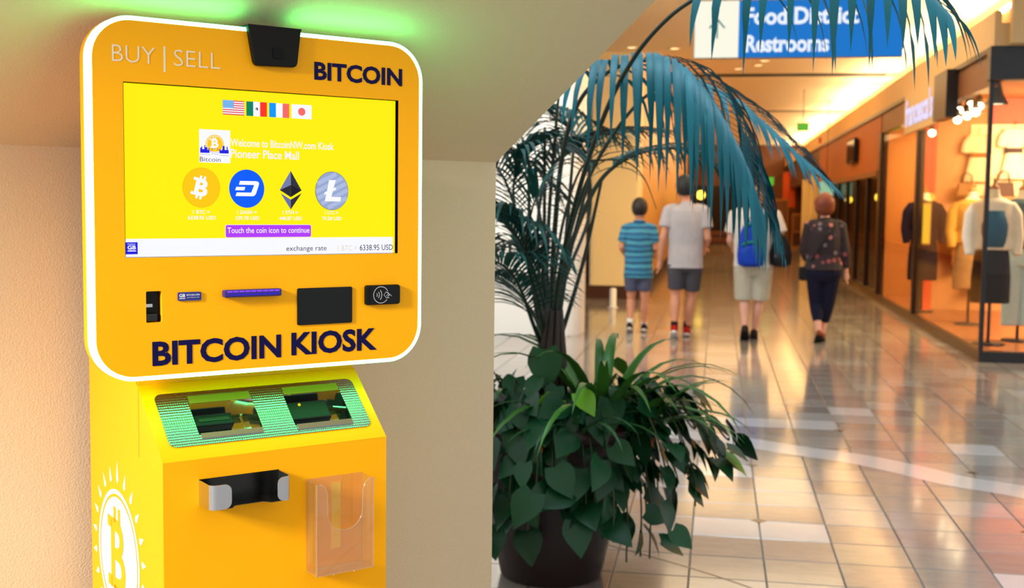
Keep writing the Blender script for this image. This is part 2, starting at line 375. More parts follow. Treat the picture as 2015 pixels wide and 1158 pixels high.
# embossed steel plate that catches the green rim
M_plate = bpy.data.materials.new('embossed_steel'); M_plate.use_nodes = True
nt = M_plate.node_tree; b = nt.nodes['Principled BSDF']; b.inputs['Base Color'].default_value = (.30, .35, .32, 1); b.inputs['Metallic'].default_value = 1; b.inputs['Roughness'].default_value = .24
tc = nt.nodes.new('ShaderNodeTexCoord'); vo = nt.nodes.new('ShaderNodeTexVoronoi'); vo.voronoi_dimensions = '2D'; vo.inputs['Scale'].default_value = 260; vo.inputs['Randomness'].default_value = .12
bp = nt.nodes.new('ShaderNodeBump'); bp.inputs['Strength'].default_value = .45; bp.inputs['Distance'].default_value = .002
nt.links.new(tc.outputs['Object'], vo.inputs['Vector']); nt.links.new(vo.outputs['Distance'], bp.inputs['Height']); nt.links.new(bp.outputs[0], b.inputs['Normal'])
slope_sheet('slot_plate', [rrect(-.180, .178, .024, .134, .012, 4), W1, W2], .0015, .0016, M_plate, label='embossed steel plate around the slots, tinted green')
def pocket(x0, x1, d0, d1, dp):
    p = MB(); c = [slope(x0, d0), slope(x1, d0), slope(x1, d1), slope(x0, d1)]
    i = [slope(x0 + .004, d0 + .016, -dp), slope(x1 - .004, d0 + .016, -dp), slope(x1 - .004, d1 - .006, -dp), slope(x0 + .004, d1 - .006, -dp)]
    p.add(c + i, [(0, 1, 5, 4), (1, 2, 6, 5), (2, 3, 7, 6), (3, 0, 4, 7), (4, 5, 6, 7)]); return p.build('slot_pocket', M_chrome, kiosk, label='polished steel recess')
k1 = pocket(-.128, -.018, .040, .117, .030); k2 = pocket(.039, .147, .039, .119, .034)
def slope_box(b_, x0, x1, d0, d1, l0, l1):
    vs = [slope(x, d, l) for l in (l0, l1) for x, d in ((x0, d0), (x1, d0), (x1, d1), (x0, d1))]
    return b_.add(vs, [(0, 1, 2, 3), (4, 5, 6, 7), (0, 1, 5, 4), (1, 2, 6, 5), (2, 3, 7, 6), (3, 0, 4, 7)])
slope_box(MB(), -.121, -.055, .062, .086, -.030, -.014).build('bill_slot', M_blk, k1, bevel=.002, label='black bill mouth')
slope_box(MB(), -.114, -.062, .070, .077, -.0145, -.0132).build('bill_gap', M_dkst, k1)
slope_box(MB(), .043, .118, .058, .098, -.034, -.008).build('bill_bezel', M_blk, k2, bevel=.003, label='black bill acceptor')
_y = MB(); _y.ball(slope(.066, .066, -.0075), .0028, 10, 6); _y.build('status_lamp', mat('amber_led', (200, 190, 20), emit=1.2), k2)
for (x0, x1, d0, d1) in ((-.128, -.018, .040, .117), (.039, .147, .039, .119)):       # bent clear lip at the lower edge
    q = MB(); slope_box(q, x0 + .002, x1 - .002, d1 - .004, d1 + .006, .0018, .0035); q.build('slot_lip', M_chrome, k1 if x0 < 0 else k2)
    q = MB(); slope_box(q, x0 + .002, x1 - .002, d0 - .006, d0 + .010, .0018, .0030); q.build('slot_lip', mat('olive_acrylic', (120, 110, 30), .2), k1 if x0 < 0 else k2)
MB().box(L_ - .0004, L_, .0755, .0765, Z(-.465), Z(-.352)).build('panel_seam', mat('seam_shadow', (150, 110, 10), .6), kiosk)
# --- head
OUT = rrect(-.2925, .2885, Z(-.3275), Z(.2345), .066, 14)
def inset(d): return rrect(-.2925 + d, .2885 - d, Z(-.3275) + d, Z(.2345) - d, .066 - d, 14)
SCR = [(-.2402, Z(-.1348)), (.2402, Z(-.1348)), (.2402, Z(.1345)), (-.2402, Z(.1345))]
QR = rrect(-.209, -.184, Z(-.237), Z(-.1876), .002, 2)
SLOT = rrect(-.0855, .0125, Z(-.2008), Z(-.1892), .003, 3)
sheet('head_panel', [inset(.0065), SCR, QR], .012, 0, M_yel, kiosk)
sheet('led_rim', [OUT, inset(.03)], .0215, .0006, M_led, kiosk, label='glowing green white edge light')
MB().prism(OUT, .0222, .042, 'y').build('head_shell', M_yel, kiosk)
MB().box(-.18, .178, .042, .30, Z(-.30), Z(.09)).build('head_housing', M_yel, kiosk)
# camera visor over the top edge
VT = [(-.0435, Z(.2375)), (-.0330, Z(.1800)), (-.030, Z(.1755)), (-.0265, Z(.1738)), (.0375, Z(.1758)), (.041, Z(.178)), (.043, Z(.182)), (.0495, Z(.2375))]
vis = MB().prism(VT, -.012, .0, 'y').build('camera_visor', M_blk2, kiosk, bevel=.002, label='black camera hood')
MB().box(-.0435, .0495, -.012, .046, Z(.2350), Z(.2385)).build('visor_lip', M_blk2, vis)
MB().prism(rrect(-.001, .0165, Z(.187), Z(.2045), .003, 3), -.0135, -.012, 'y').build('camera_lens', mat('lens_black', (3, 3, 3), .3, spec=.15), vis)
# screen behind the opening
E_ = lambda n_, c, e=1.0: mat(n_, c, .25, emit=e)
S_yel = E_('screen_yellow', (255, 238, 0)); S_wht = E_('screen_white', (246, 247, 255)); S_pur = E_('screen_purple', (176, 60, 250))
S_blu = E_('screen_blue', (0, 92, 250)); S_gold = E_('screen_gold', (255, 200, 10)); S_ink = E_('screen_ink', (20, 28, 70)); S_navy = E_('screen_navy', (30, 30, 220))
S_fade = E_('screen_faded', (226, 214, 190)); S_red = E_('screen_red', (250, 50, 30)); S_pink = E_('screen_coral', (245, 105, 100)); S_grn = E_('screen_green', (0, 130, 95))
S_sky = E_('screen_sky', (0, 150, 250)); S_lil = E_('screen_lilac', (246, 240, 255)); S_usb = E_('screen_canton', (70, 160, 235)); S_usr = E_('screen_stripe', (225, 80, 90))
S_si = [E_('screen_steel_a', (150, 166, 208)), E_('screen_steel_b', (172, 186, 222))]
S_e = [E_('eth_a', (112, 124, 172)), E_('eth_b', (46, 46, 60)), E_('eth_c', (40, 38, 48)), E_('eth_d', (24, 24, 34)), E_('eth_e', (104, 110, 166)), E_('eth_f', (42, 42, 54))]
SY = .0100
fr = MB(); gi = .0008
x0, x1, z0, z1 = -.2402, .2402, Z(-.1348), Z(.1345)
for a in ((x0 + gi, z0 + gi, x1 - gi, z0 + gi), (x1 - gi, z0 + gi, x1 - gi, z1 - gi), (x1 - gi, z1 - gi, x0 + gi, z1 - gi), (x0 + gi, z1 - gi, x0 + gi, z0 + gi)):
    fr.add([(a[0], .0004, a[1]), (a[2], .0004, a[3]), (a[2], SY + .004, a[3]), (a[0], SY + .004, a[1])], [(0, 1, 2, 3)])
fr.build('screen_gasket', mat('gasket_black', (2, 2, 2), .9, spec=0), kiosk)
scr = MB().box(x0 - .004, x1 + .004, SY, SY + .006, z0 - .004, z1 + .004).build('touch_screen', S_yel, kiosk, label='bright yellow touch screen')
ST = lambda a, b, l: (a, SY - l, b)
sf = lambda px, py: face(px, py, -SY)
c4 = lambda x, y: sf(340 + x * .21591, 230 + y * .21591)
c5 = lambda x, y: sf(230 + x / 5.2633, 430 + y / 5.2633)
def deco(): return Decal(ST)
def fit_text(d, t, p_lb, p_rt, mt, bold=.0, **k):
    d.text(t, p_lb[0], p_lb[1], p_rt[0] - p_lb[0], p_rt[1] - p_lb[1], mt, bold, **k)
# white status bar
d = deco(); zb = sf(500, 468.5)[1]
d.poly([(x0, z0), (x1 - .005, z0), (x1 - .005, zb), (x0, zb)], S_wht)
d.build('status_bar', None, scr)
d = deco(); a, b2 = sf(247, 501), sf(270.5, 477)
d.poly([a, (b2[0], a[1]), b2, (a[0], b2[1])], S_navy, .0008)
w_ = b2[0] - a[0]
d.text('GB', a[0] + .15 * w_, a[1] + .40 * w_, .7 * w_, .34 * w_, S_wht, .03, .0012)
d.text('POWERED BY', a[0] + .16 * w_, a[1] + .80 * w_, .66 * w_, .08 * w_, S_wht, .02, .0012)
d.poly([(a[0] + .16 * w_, a[1] + .24 * w_), (a[0] + .85 * w_, a[1] + .24 * w_), (a[0] + .85 * w_, a[1] + .33 * w_), (a[0] + .16 * w_, a[1] + .33 * w_)], S_lil, .0012)
d.build('maker_badge', None, scr)
d = deco()
fit_text(d, 'exchange rate', (sf(563, 494)[0], Z(-.1306)), (sf(642, 0)[0], Z(-.1195)), S_ink)
d.text('1 BTC =', sf(664.5, 490)[0], Z(-.1290), sf(702, 490)[0] - sf(664.5, 490)[0], .0092, S_fade)
d.text('6338.95 USD', sf(707.5, 490)[0], Z(-.1290), sf(772.5, 490)[0] - sf(707.5, 490)[0], .0098, S_ink)
d.build('rate_text', None, scr)
# flags
FL = [(438, 480.5), (484.5, 525), (529.5, 569), (573.5, 613)]
zt, zb2 = Z(.1170), Z(.0936)
def bars(d, xa, xb, cols):
    n_ = len(cols)
    for i, c in enumerate(cols):
        p, q = xa + (xb - xa) * i / n_, xa + (xb - xa) * (i + 1) / n_; d.poly([(p, zb2), (q, zb2), (q, zt), (p, zt)], c)
fx = [(sf(a, 210)[0], sf(b, 210)[0]) for a, b in FL]
d = deco(); a, b2 = fx[0]
for i in range(13):
    q0, q1 = zt - (zt - zb2) * i / 13, zt - (zt - zb2) * (i + 1) / 13
    d.poly([(a, q1), (b2, q1), (b2, q0), (a, q0)], S_usr if i % 2 == 0 else S_wht)
cx, cz = a + (b2 - a) * .5, zt - (zt - zb2) * 7 / 13
d.poly([(a, cz), (cx, cz), (cx, zt), (a, zt)], S_usb, .0008)
for r_ in range(5):
    for c in range(6):
        sx, sz = a + (cx - a) * (c + .5 + .25 * (r_ % 2)) / 6.5, cz + (zt - cz) * (r_ + .5) / 5
        d.poly(circ(sx, sz, .0007, 6), S_wht, .0012)
d.build('language_flag', None, scr)
d = deco(); bars(d, *fx[1], [S_grn, S_wht, S_red]); m_ = sum(fx[1]) / 2
d.poly(circ(m_, (zt + zb2) / 2, .0024, 10), S_ink, .0008); d.poly(circ(m_ - .001, (zt + zb2) / 2 - .0006, .0013, 8), S_fade, .0012); d.build('language_flag', None, scr)
d = deco(); bars(d, *fx[2], [S_sky, S_wht, S_pink]); d.build('language_flag', None, scr)
d = deco(); bars(d, *fx[3], [S_wht]); d.poly(circ(sum(fx[3]) / 2, (zt + zb2) / 2, .0066, 24), S_pink, .0008); d.build('language_flag', None, scr)
# logo square
def bsym(d, cx, cz, h, mt, lift, rot=0, wx=.62, bold=.035):
    """the B with double strokes above and below"""
    vs, fs = glyphs('B', bold); xa = min(v[0] for v in vs); xb = max(v[0] for v in vs); ya = min(v[1] for v in vs); yb = max(v[1] for v in vs)
    def P(u_, v_):
        x, z = (u_ - .5) * wx * h, (v_ - .5) * h * .76
        c, s = math.cos(rot), math.sin(rot); return (cx + x * c - z * s, cz + x * s + z * c)
    d.add([d.tf(*P((v[0] - xa) / (xb - xa), (v[1] - ya) / (yb - ya)), lift) for v in vs], fs, mt)
    for u0 in (.20, .50):
        for v0, v1 in ((.95, 1.17), (-.17, .05)):
            d.poly([P(u0, v0), P(u0 + .17, v0), P(u0 + .17, v1), P(u0, v1)], mt, lift)
    for v0, v1 in ((.84, 1.0), (0, .16)):
        d.poly([P(-.22, v0), P(.1, v0), P(.1, v1), P(-.22, v1)], mt, lift)
d = deco(); A, B_ = c4(241, 415), c4(522, 125)
d.poly([A, (B_[0], A[1]), B_, (A[0], B_[1])], S_wht)
W_ = B_[0] - A[0]; lx = lambda t: A[0] + t * W_; lz = lambda t: A[1] + t * (B_[1] - A[1])
d.poly(circ(lx(.5), lz(.56), .295 * W_), S_gold, .0008); d.poly(circ(lx(.5), lz(.56), .265 * W_), S_wht, .0010); d.poly(circ(lx(.5), lz(.56), .25 * W_), S_gold, .0012)
bsym(d, lx(.5), lz(.59), .36 * W_, S_wht, .0016)
d.poly([(lx(.16), lz(.20)), (lx(.84), lz(.20)), (lx(.84), lz(.34)), (lx(.16), lz(.34))], S_wht, .0014)
for sgn, base in ((0, .02), (1, .64)):
    hs_ = [.44, .48, .40, .40, .52, .46, .46, .38, .44] if not sgn else [.42, .38, .40, .52, .52, .40, .40, .50, .40]
    pts = [(lx(base), lz(.29))]
    for i, h in enumerate(hs_): pts += [(lx(base + i * .033), lz(h)), (lx(base + (i + 1) * .033), lz(h))]
    pts.append((lx(base + 9 * .033), lz(.29))); d.poly(pts, S_navy, .0018)
arc = [(lx(.5 + .15 * math.cos(t)), lz(.32 + .11 * math.sin(t))) for t in [PI * i / 14 for i in range(15)]]
d.line(arc, .0006, S_ink, .0018)
for k, (p, q, zz) in enumerate(((.36, .64, .32), (.02, .34, .25), (.64, .95, .23), (.38, .62, .27))): d.line([(lx(p), lz(zz)), (lx(q), lz(zz - .01))], .0005, S_e[0], .0018)
d.text('Bitcoin', lx(.01), lz(.03), .66 * W_, .135 * (B_[1] - A[1]), S_ink, -.005, .0018)
d.text('NW', lx(.72), lz(.03), .25 * W_, .12 * (B_[1] - A[1]), S_lil, -.005, .0018)
d.build('logo_tile', None, scr)
# welcome text
d = deco()
p, q = c4(525, 262), c4(1465, 300)
d.text('Welcome to BitcoinNW.com Kiosk', p[0], Z(.0432), q[0] - p[0], .0125, S_lil, .012, fit='W')
p, q = c4(525, 350), c4(1148, 380)
d.text('Pioneer Place Mall', p[0], Z(.0248), q[0] - p[0], .0140, S_lil, .012, fit='P')
d.build('welcome_text', None, scr)
# coin icons
def rel(cx, cy, rx, ry, pts, C, R): return [(C[0] + (x - cx) / rx * R, C[1] - (y - cy) / ry * R) for x, y in pts]
def icon(name, cx, cy, rx): C = c4(cx, cy); R = (c4(cx + rx, cy)[0] - c4(cx - rx, cy)[0]) / 2; return C, R
d = deco(); C, R = icon('a', 260, 646, 171); d.poly(circ(C[0], C[1], R, 48, R * 1.03), S_e[4] if 0 else E_('coin_edge', (245, 185, 0)), .0006); d.poly(circ(C[0], C[1], R * .97, 48, R), S_gold, .0010)
bsym(d, C[0], C[1], R * 1.18, S_wht, .0014, rot=-.24, wx=.60, bold=.04); d.build('coin_icon', None, scr)
d = deco(); C, R = icon('b', 674, 656, 160); d.poly(circ(C[0], C[1], R, 48, R * 1.03), S_blu, .0006)
d.poly(rel(674, 656, 160, 169, [(613, 588), (758, 588), (774, 593), (782, 606), (781, 618), (755, 697), (744, 714), (728, 722), (573, 722), (584, 690), (712, 690), (738, 622), (603, 622)], C, R * 1.03), S_wht, .0010)
d.poly(rel(674, 656, 160, 169, [(580, 641), (660, 641), (650, 671), (570, 671)], C, R * 1.03), S_wht, .0010); d.build('coin_icon', None, scr)
d = deco()
for k, pts in enumerate(([(1073, 493), (973, 668), (1074, 622)], [(1073, 493), (1074, 622), (1172, 672)], [(973, 668), (1074, 733), (1074, 622)], [(1172, 672), (1074, 622), (1074, 733)],
                         [(980, 697), (1073, 845), (1073, 756)], [(1172, 697), (1073, 756), (1073, 845)])):
    d.poly([c4(*p) for p in pts], S_e[k], .0006 + .0001 * k)
d.build('coin_icon', None, scr)
d = deco(); C, R = icon('d', 1449, 676, 151)
d.poly(circ(C[0], C[1], R, 48, R * 1.05), S_ink, .0005); d.poly(circ(C[0], C[1], R * .985, 48, R * 1.035), S_si[0], .0009)
for k in range(-2, 3):
    o_ = k * .36 * R; h = R * .11; L2 = math.sqrt(max(.05, .93 - (k * .36) ** 2)) * R * .98
    c, s = math.cos(.45), math.sin(.45)
    d.poly([(C[0] + x * c - y * s, C[1] + x * s + y * c) for x, y in ((-L2, o_ - h), (L2, o_ - h), (L2, o_ + h), (-L2, o_ + h))], S_si[1], .0011)
d.poly(rel(1449, 676, 151, 165, [(1422, 583), (1482, 583), (1462, 651), (1486, 647), (1479, 668), (1456, 676), (1443, 728), (1528, 728), (1520, 766), (1385, 766), (1398, 705), (1379, 710), (1385, 688), (1404, 680)], C, R * 1.05), S_wht, .0014)
d.build('coin_icon', None, scr)
for t1, t2, xa, xb, ya, yb in (('1 BTC =', '6338.95 USD', (183, 335), (135, 390), (886, 858), (938, 908)), ('1 DASH =', '239.78 USD', (585, 762), (568, 788), (888, 860), (941, 910)),
                               ('1 ETH =', '448.87 USD', (1000, 1138), (968, 1176), (889, 862), (943, 912)), ('1 LTC =', '79.28 USD', (1385, 1505), (1360, 1538), (891, 865), (944, 914))):
    d = deco()
    for t, x, y in ((t1, xa, ya), (t2, xb, yb)):
        p = c4(x[0], y[0]); q = c4(x[1], y[1]); zz = c4((x[0] + x[1]) / 2, y[0])[1]
        d.text(t, p[0], zz, q[0] - p[0], .0062, S_lil, .014)
    d.build('rate_text', None, scr)
d = deco(); A, B_ = c4(481, 1100), c4(1257, 985)
d.poly(rrect(A[0] - .0005, B_[0] + .0005, Z(-.1050), Z(-.0838), .0025, 3), S_wht, .0005); d.poly(rrect(A[0], B_[0], Z(-.1045), Z(-.0844), .0025, 3), S_pur, .0009)
d.text('Touch the coin icon to continue', c4(495, 1060)[0], Z(-.0976), c4(1242, 1060)[0] - c4(495, 1060)[0], .0092, S_wht, .006, .0014, fit='T')
d.build('prompt_button', None, scr)
# --- lettering on the head
d = Decal(KT(0))
d.text('BUY', face(220, 120)[0], Z(.1638), face(305, 120)[0] - face(220, 120)[0], .0252, M_pale, -.012)
d.text('SELL', face(342, 130)[0], Z(.1640), face(433, 130)[0] - face(342, 130)[0], .0252, M_pale, -.012)
xb = face(323.5, 117)[0]; d.poly([(xb - .0016, Z(.1530)), (xb + .0016, Z(.1530)), (xb + .0016, Z(.1925)), (xb - .0016, Z(.1925))], M_pale)
d.build('lettering', None, kiosk, label='thin cream lettering')
d = Decal(KT(0)); d.text('BITCOIN', .0779, Z(.1588), .1689, .0306, M_navy, .034); d.build('lettering', None, kiosk, label='bold navy lettering')
d = Decal(KT(0))
d.text('BITCOIN', -.2003, Z(-.3062), face(553, 690)[0] + .2003, .0395, M_navy, .034)
d.text('KIOSK', face(573, 690)[0], Z(-.3046), .198 - face(573, 690)[0], .0395, M_navy, .034)
d.build('lettering', None, kiosk, label='large bold navy lettering')
# --- devices on the head
MB().box(-.213, -.180, .0122, .040, Z(-.241), Z(-.184)).build('reader_recess', M_blk, kiosk)
rb = MB(); rb.tube([(-.207, .006, Z(-.232)), (-.207, .006, Z(-.222))], .004, 8); q = MB().box(-.2085, -.190, .002, .012, Z(-.2365), Z(-.2225)).build('code_reader', M_dkst, kiosk, bevel=.003)
MB().box(-.2085, -.197, .006, .0121, Z(-.213), Z(-.208)).build('reader_window', M_steel, kiosk)
bd = MB().prism(rrect(-.159, -.1211, Z(-.2042), Z(-.1906), .002, 3), -.003, 0, 'y').build('maker_plate', mat('plate_blue', (34, 40, 120), .3), kiosk, label='small blue maker plate')
d = Decal(KT(.003)); Wt = mat('plate_white', (225, 225, 240), .5)
d.text('GB', -.1575, Z(-.1985), .0098, .0055, Wt, .03); d.line([(-.1575, Z(-.2005)), (-.1477, Z(-.2005))], .0012, Wt)
d.text('BITCOIN ATM', -.1455, Z(-.1965), .0210, .0026, Wt, .02); d.text('generalbytes.com', -.1450, Z(-.2002), .0200, .0020, Wt, 0); d.build('plate_print', None, bd)
cs = MB().prism(rrect(-.086, .0127, Z(-.2013), Z(-.1888), .003, 3), -.014, 0, 'y').build('card_slot', mat('violet_plastic', (40, 22, 110), .2), kiosk, bevel=.002, label='purple lit card slot')
q = MB()
for i in range(9): q.box(-.082 + i * .0102, -.0735 + i * .0102, -.0148, -.0139, Z(-.1928), Z(-.1905))
q.build('slot_lamp', mat('violet_led', (120, 60, 255), emit=1.6), cs)
MB().box(-.078, .008, -.0146, -.0139, Z(-.1982), Z(-.1955)).build('slot_mouth', mat('slot_blue', (50, 40, 200), emit=.9), cs)
MB().prism(rrect(.0455, .1488, Z(-.2535), Z(-.1908), .003, 3), -.003, 0, 'y').build('scanner_window', mat('scanner_glass', (12, 15, 14), .25, spec=.25), kiosk, bevel=.001, label='black fingerprint panel')
nf = MB().prism(rrect(.1722, .2404, Z(-.2242), Z(-.1895), .004, 3), -.009, 0, 'y').build('contactless_reader', M_blk, kiosk, bevel=.0025, label='black contactless pad')
MB().prism(rrect(.180, .2395, Z(-.2225), Z(-.191), .003, 3), -.0095, -.009, 'y').build('pad_face', mat('pad_gloss', (6, 6, 8), .3, spec=.25), nf)
n6 = lambda x, y: face(530 + x / 4.8242, 420 + y / 4.8242, .0098)
d = Decal(KT(.0098)); Wn = mat('nfc_print', (205, 205, 205), .5); C = n6(1058, 775); R = (n6(1128, 775)[0] - n6(988, 775)[0]) / 2
d.line([(C[0] + R * math.cos(t), C[1] + R * math.sin(t) * .98) for t in [math.radians(25 + 300 * i / 36) for i in range(37)]], .0010, Wn)
o_ = (C[0] - R * .82, C[1])
for rr in (.16, .30, .46): d.line([(o_[0] + 2 * R * rr * math.cos(t), o_[1] + 2 * R * rr * math.sin(t)) for t in [math.radians(-38 + 76 * i / 10) for i in range(11)]], .0011, Wn)
d.line([n6(*p) for p in [(1085, 775), (1108, 745), (1140, 775), (1112, 805), (1085, 775)]], .0007, Wn)
d.line([n6(*p) for p in [(1118, 748), (1140, 768), (1160, 786)]], .0007, Wn); d.line([n6(*p) for p in [(1108, 785), (1122, 772), (1134, 782)]], .0006, Wn); d.line([n6(*p) for p in [(1112, 805), (1126, 800), (1138, 806)]], .0006, Wn)
d.build('contactless_mark', None, nf)
# --- sun and coin emblem on the left side panel
M_wv = mat('white_vinyl', (255, 253, 246), .4)
sd = Decal(lambda a, b, l: (L_ - l, a, b))
cy, cz, R = .197, Z(-.662), .1165
ring = lambda r, n=64: [(cy - r * math.sin(2 * PI * i / n), cz + r * math.cos(2 * PI * i / n)) for i in range(n)]
n_ = 64
def annulus(r0, r1, mt, lift):
    a, b_ = ring(r0), ring(r1)
    for i in range(n_):
        j = (i + 1) % n_; sd.poly([a[i], a[j], b_[j], b_[i]], mt, lift)
annulus(R * .93, R, M_wv, .0004); annulus(R * .885, R * .915, M_yel, .0004); sd.poly(ring(R * .90), M_wv, .0003)
for i in range(22):
    t = 2 * PI * i / 22; r0 = R * 1.10; L = R * (.34 if i == 0 else .20 + .06 * max(0, math.cos(t))); h = R * .055
    ca, sa = math.sin(t), math.cos(t)
    P = lambda r, s: (cy - (r * ca + s * sa), cz + r * sa - s * ca)
    sd.poly([P(r0, 0), P(r0 + .2 * L, -h), P(r0 + L, 0), P(r0 + .2 * L, h)], M_wv, .0004)
_tf = sd.tf; sd.tf = lambda a, b, l: _tf(2 * cy - a, b, l)
bsym(sd, cy, cz, R * 1.42, M_yel, .0008, wx=.50, bold=.02)
sd.build('side_emblem', None, kiosk, label='white sun and coin emblem')

# --- steel card tray on the front panel (own thing)
tray = empty('card_tray', kw(-.0725, -.04, Z(-.526)), PI / 4, 'brushed steel card tray on the yellow kiosk front, left of the clear brochure holder', 'tray')
T = .0012; tx0, tx1, td, th = -.0685, .0665, .050, .040
MB().box(tx0, tx1, -T, 0, 0, th).build('back_plate', M_dkst, tray)
fp = [(tx0, -T)] + [(tx0, -td + .011), (tx0 + .004, -td + .003), (tx0 + .011, -td), (tx0 + .035, -td), (tx0 + .045, -td + .012), (tx1 - .045, -td + .012), (tx1 - .034, -td), (tx1 - .011, -td), (tx1 - .004, -td + .003), (tx1, -td + .011), (tx1, -T)]
MB().prism(fp, 0, T, 'z').build('tray_floor', M_dkst, tray)
def wing(xa, s, run):
    """bent steel side: back to front, round the corner, along the front to a rounded end"""
    r = .011; path = [(xa, 0)] + [(xa, -(td - r) * k / 3) for k in (1, 2, 3)]
    path += [(xa + s * r * (1 - math.cos(t)), -(td - r) - r * math.sin(t)) for t in [PI / 2 * k / 8 for k in range(1, 9)]]
    x_end = run - r; n0 = len(path); e = .011
    xs_ = [r + (x_end - e) * k / 3 for k in (1, 2, 3)] + [r + x_end - e + e * math.sin(PI / 2 * k / 6) for k in range(1, 7)]
    path += [(xa + s * x, -td) for x in xs_]
    vs = []
    for k, (x, y) in enumerate(path):
        q_ = max(0, abs(x - xa) - (run - e)) / e if k >= n0 else 0; cut = e * (1 - math.sqrt(max(0, 1 - q_ * q_)))
        vs += [(x, y, cut), (x, y, th - .001 - cut)]
    b_ = MB().add(vs, [(2 * k, 2 * k + 2, 2 * k + 3, 2 * k + 1) for k in range(len(path) - 1)], None, True)
    o = b_.build('side_wing', M_steel, tray); m_ = o.modifiers.new('solid', 'SOLIDIFY'); m_.thickness = T; m_.offset = 0; s_ = o.modifiers.new('split', 'EDGE_SPLIT'); s_.split_angle = .8; return o
wing(tx0, 1, .034); wing(tx1, -1, .024)
# --- clear brochure holder (own thing)
M_acr = clear_mat('clear_acrylic', (255, 250, 244), .04, .4, .045, (255, 205, 130)); M_acr_e = clear_mat('acrylic_edge', (250, 236, 214), .15, .5, .25, (255, 214, 150))
bh = empty('brochure_holder', kw(.0955, -.04, Z(-.666)), PI / 4, 'empty clear acrylic brochure holder on the yellow kiosk front', 'holder')
hx, hd, hh = .0525, .040, .155
MB().box(-hx, hx, -.0022, -.0004, 0, hh + .002).build('back_sheet', M_acr, bh)
MB().box(-hx, -hx + .0018, -hd, -.0022, 0, hh).build('side_sheet', M_acr, bh); MB().box(hx - .0018, hx, -hd, -.0022, 0, hh).build('side_sheet', M_acr, bh)
MB().box(-hx, hx, -hd, -.0022, 0, .0018).build('bottom_sheet', M_acr_e, bh)
arc = [(.0325 * math.cos(PI + PI * i / 14) , .104 + .032 * math.sin(PI + PI * i / 14)) for i in range(15)]
fo = [(-hx, 0), (hx, 0), (hx, hh), (.047, hh), (.038, hh - .005), (.0330, hh - .018)] + arc[::-1] + [(-.0330, hh - .018), (-.038, hh - .005), (-.047, hh)] + [(-hx, hh)]
sheet('front_sheet', [fo], .0018, -hd - .0018, M_acr, bh)
q = MB(); q.tube([(x, -hd - .001, z) for x, z in fo[2:-1]], .0009, 5); q.build('front_edge', M_acr_e, bh)
for xx in (-hx, hx): q = MB().box(xx - .0009, xx + .0009, -hd - .0022, -hd + .0006, 0, hh).build('corner_edge', M_acr_e, bh)
q = MB().box(-hx, hx, -hd - .0022, -hd, 0, .0016).build('bottom_edge', M_acr_e, bh)
M_tape = mat('clear_tape', (236, 186, 60), .3)
MB().box(-.006, .012, -.0008, 0.0, .03, hh - .01).build('tape_strip', M_tape, bh)
MB().box(-hx + .004, -hx + .012, -.0008, 0.0, .01, hh - .004).build('tape_strip', M_tape, bh)
for xx in (-.022, .016): MB().ball((xx, -hd - .001, -.001), .0016, 8, 5).build('rivet', M_acr_e, bh)
# ================================================================== planter and plants
def leafmat(name, rgb, rough, rand=.25, trans=.0, vein=None):
    m = mat(name, rgb, rough, spec=.3, noise_amt=.12, nscale=14, rand=rand)
    return m
M_palm = leafmat('palm_leaf', (12, 104, 118), .46, .2); M_palm2 = leafmat('palm_leaf_shaded', (10, 70, 62), .5, .2); M_stem = mat('palm_stem', (26, 48, 30), .45, noise_amt=.2, nscale=9)  # second palm colour is the same leaf with shade painted in
M_poth = leafmat('pothos_leaf', (16, 66, 34), .36, .35); M_poth_y = leafmat('young_leaf', (96, 150, 34), .3, .1); M_yelleaf = leafmat('yellowed_leaf', (190, 130, 20), .4, .1)
M_vine = mat('vine_stem', (50, 66, 30), .5); M_strap = leafmat('strap_leaf', (58, 108, 34), .34, .25); M_fine = leafmat('fern_leaf', (40, 84, 40), .4, .2)
M_pot = mat('dark_brown_pot', (44, 30, 28), .38, noise_amt=.15, nscale=5); M_soil = mat('potting_soil', (44, 30, 20), .9, noise_amt=.4, nscale=40, bump=.6, bscale=60)
PC = Vector((-.61, 4.48, 0))
pot = empty('planter', PC, 0, 'large dark brown tapered pot holding the palm beside the wall', 'planter')
MB().lathe([(.185, 0), (.20, .01), (.235, .18), (.285, .44), (.305, .56), (.325, .565), (.33, .60), (.325, .635), (.305, .635), (.295, .57), (.28, .55)], 40, cap=True).build('pot_body', M_pot, pot)
MB().lathe([(.326, .596), (.333, .60), (.333, .606), (.326, .61)], 40, cap=False).build('rim_band', mat('pot_rim', (70, 52, 46), .3), pot)
MB().lathe([(.292, .55), (.15, .562), (.01, .57)], 32, cap=True).build('soil', M_soil, pot)
def catmull(P, n):
    Q = []
    for k in range(len(P) - 1):
        a, b_, c, d_ = P[max(k - 1, 0)], P[k], P[k + 1], P[min(k + 2, len(P) - 1)]
        for s in range(n):
            t = s / n; Q.append(.5 * ((2 * b_) + (c - a) * t + (2 * a - 5 * b_ + 4 * c - d_) * t * t + (3 * b_ - a - 3 * c + d_) * t ** 3))
    Q.append(P[-1].copy()); return Q
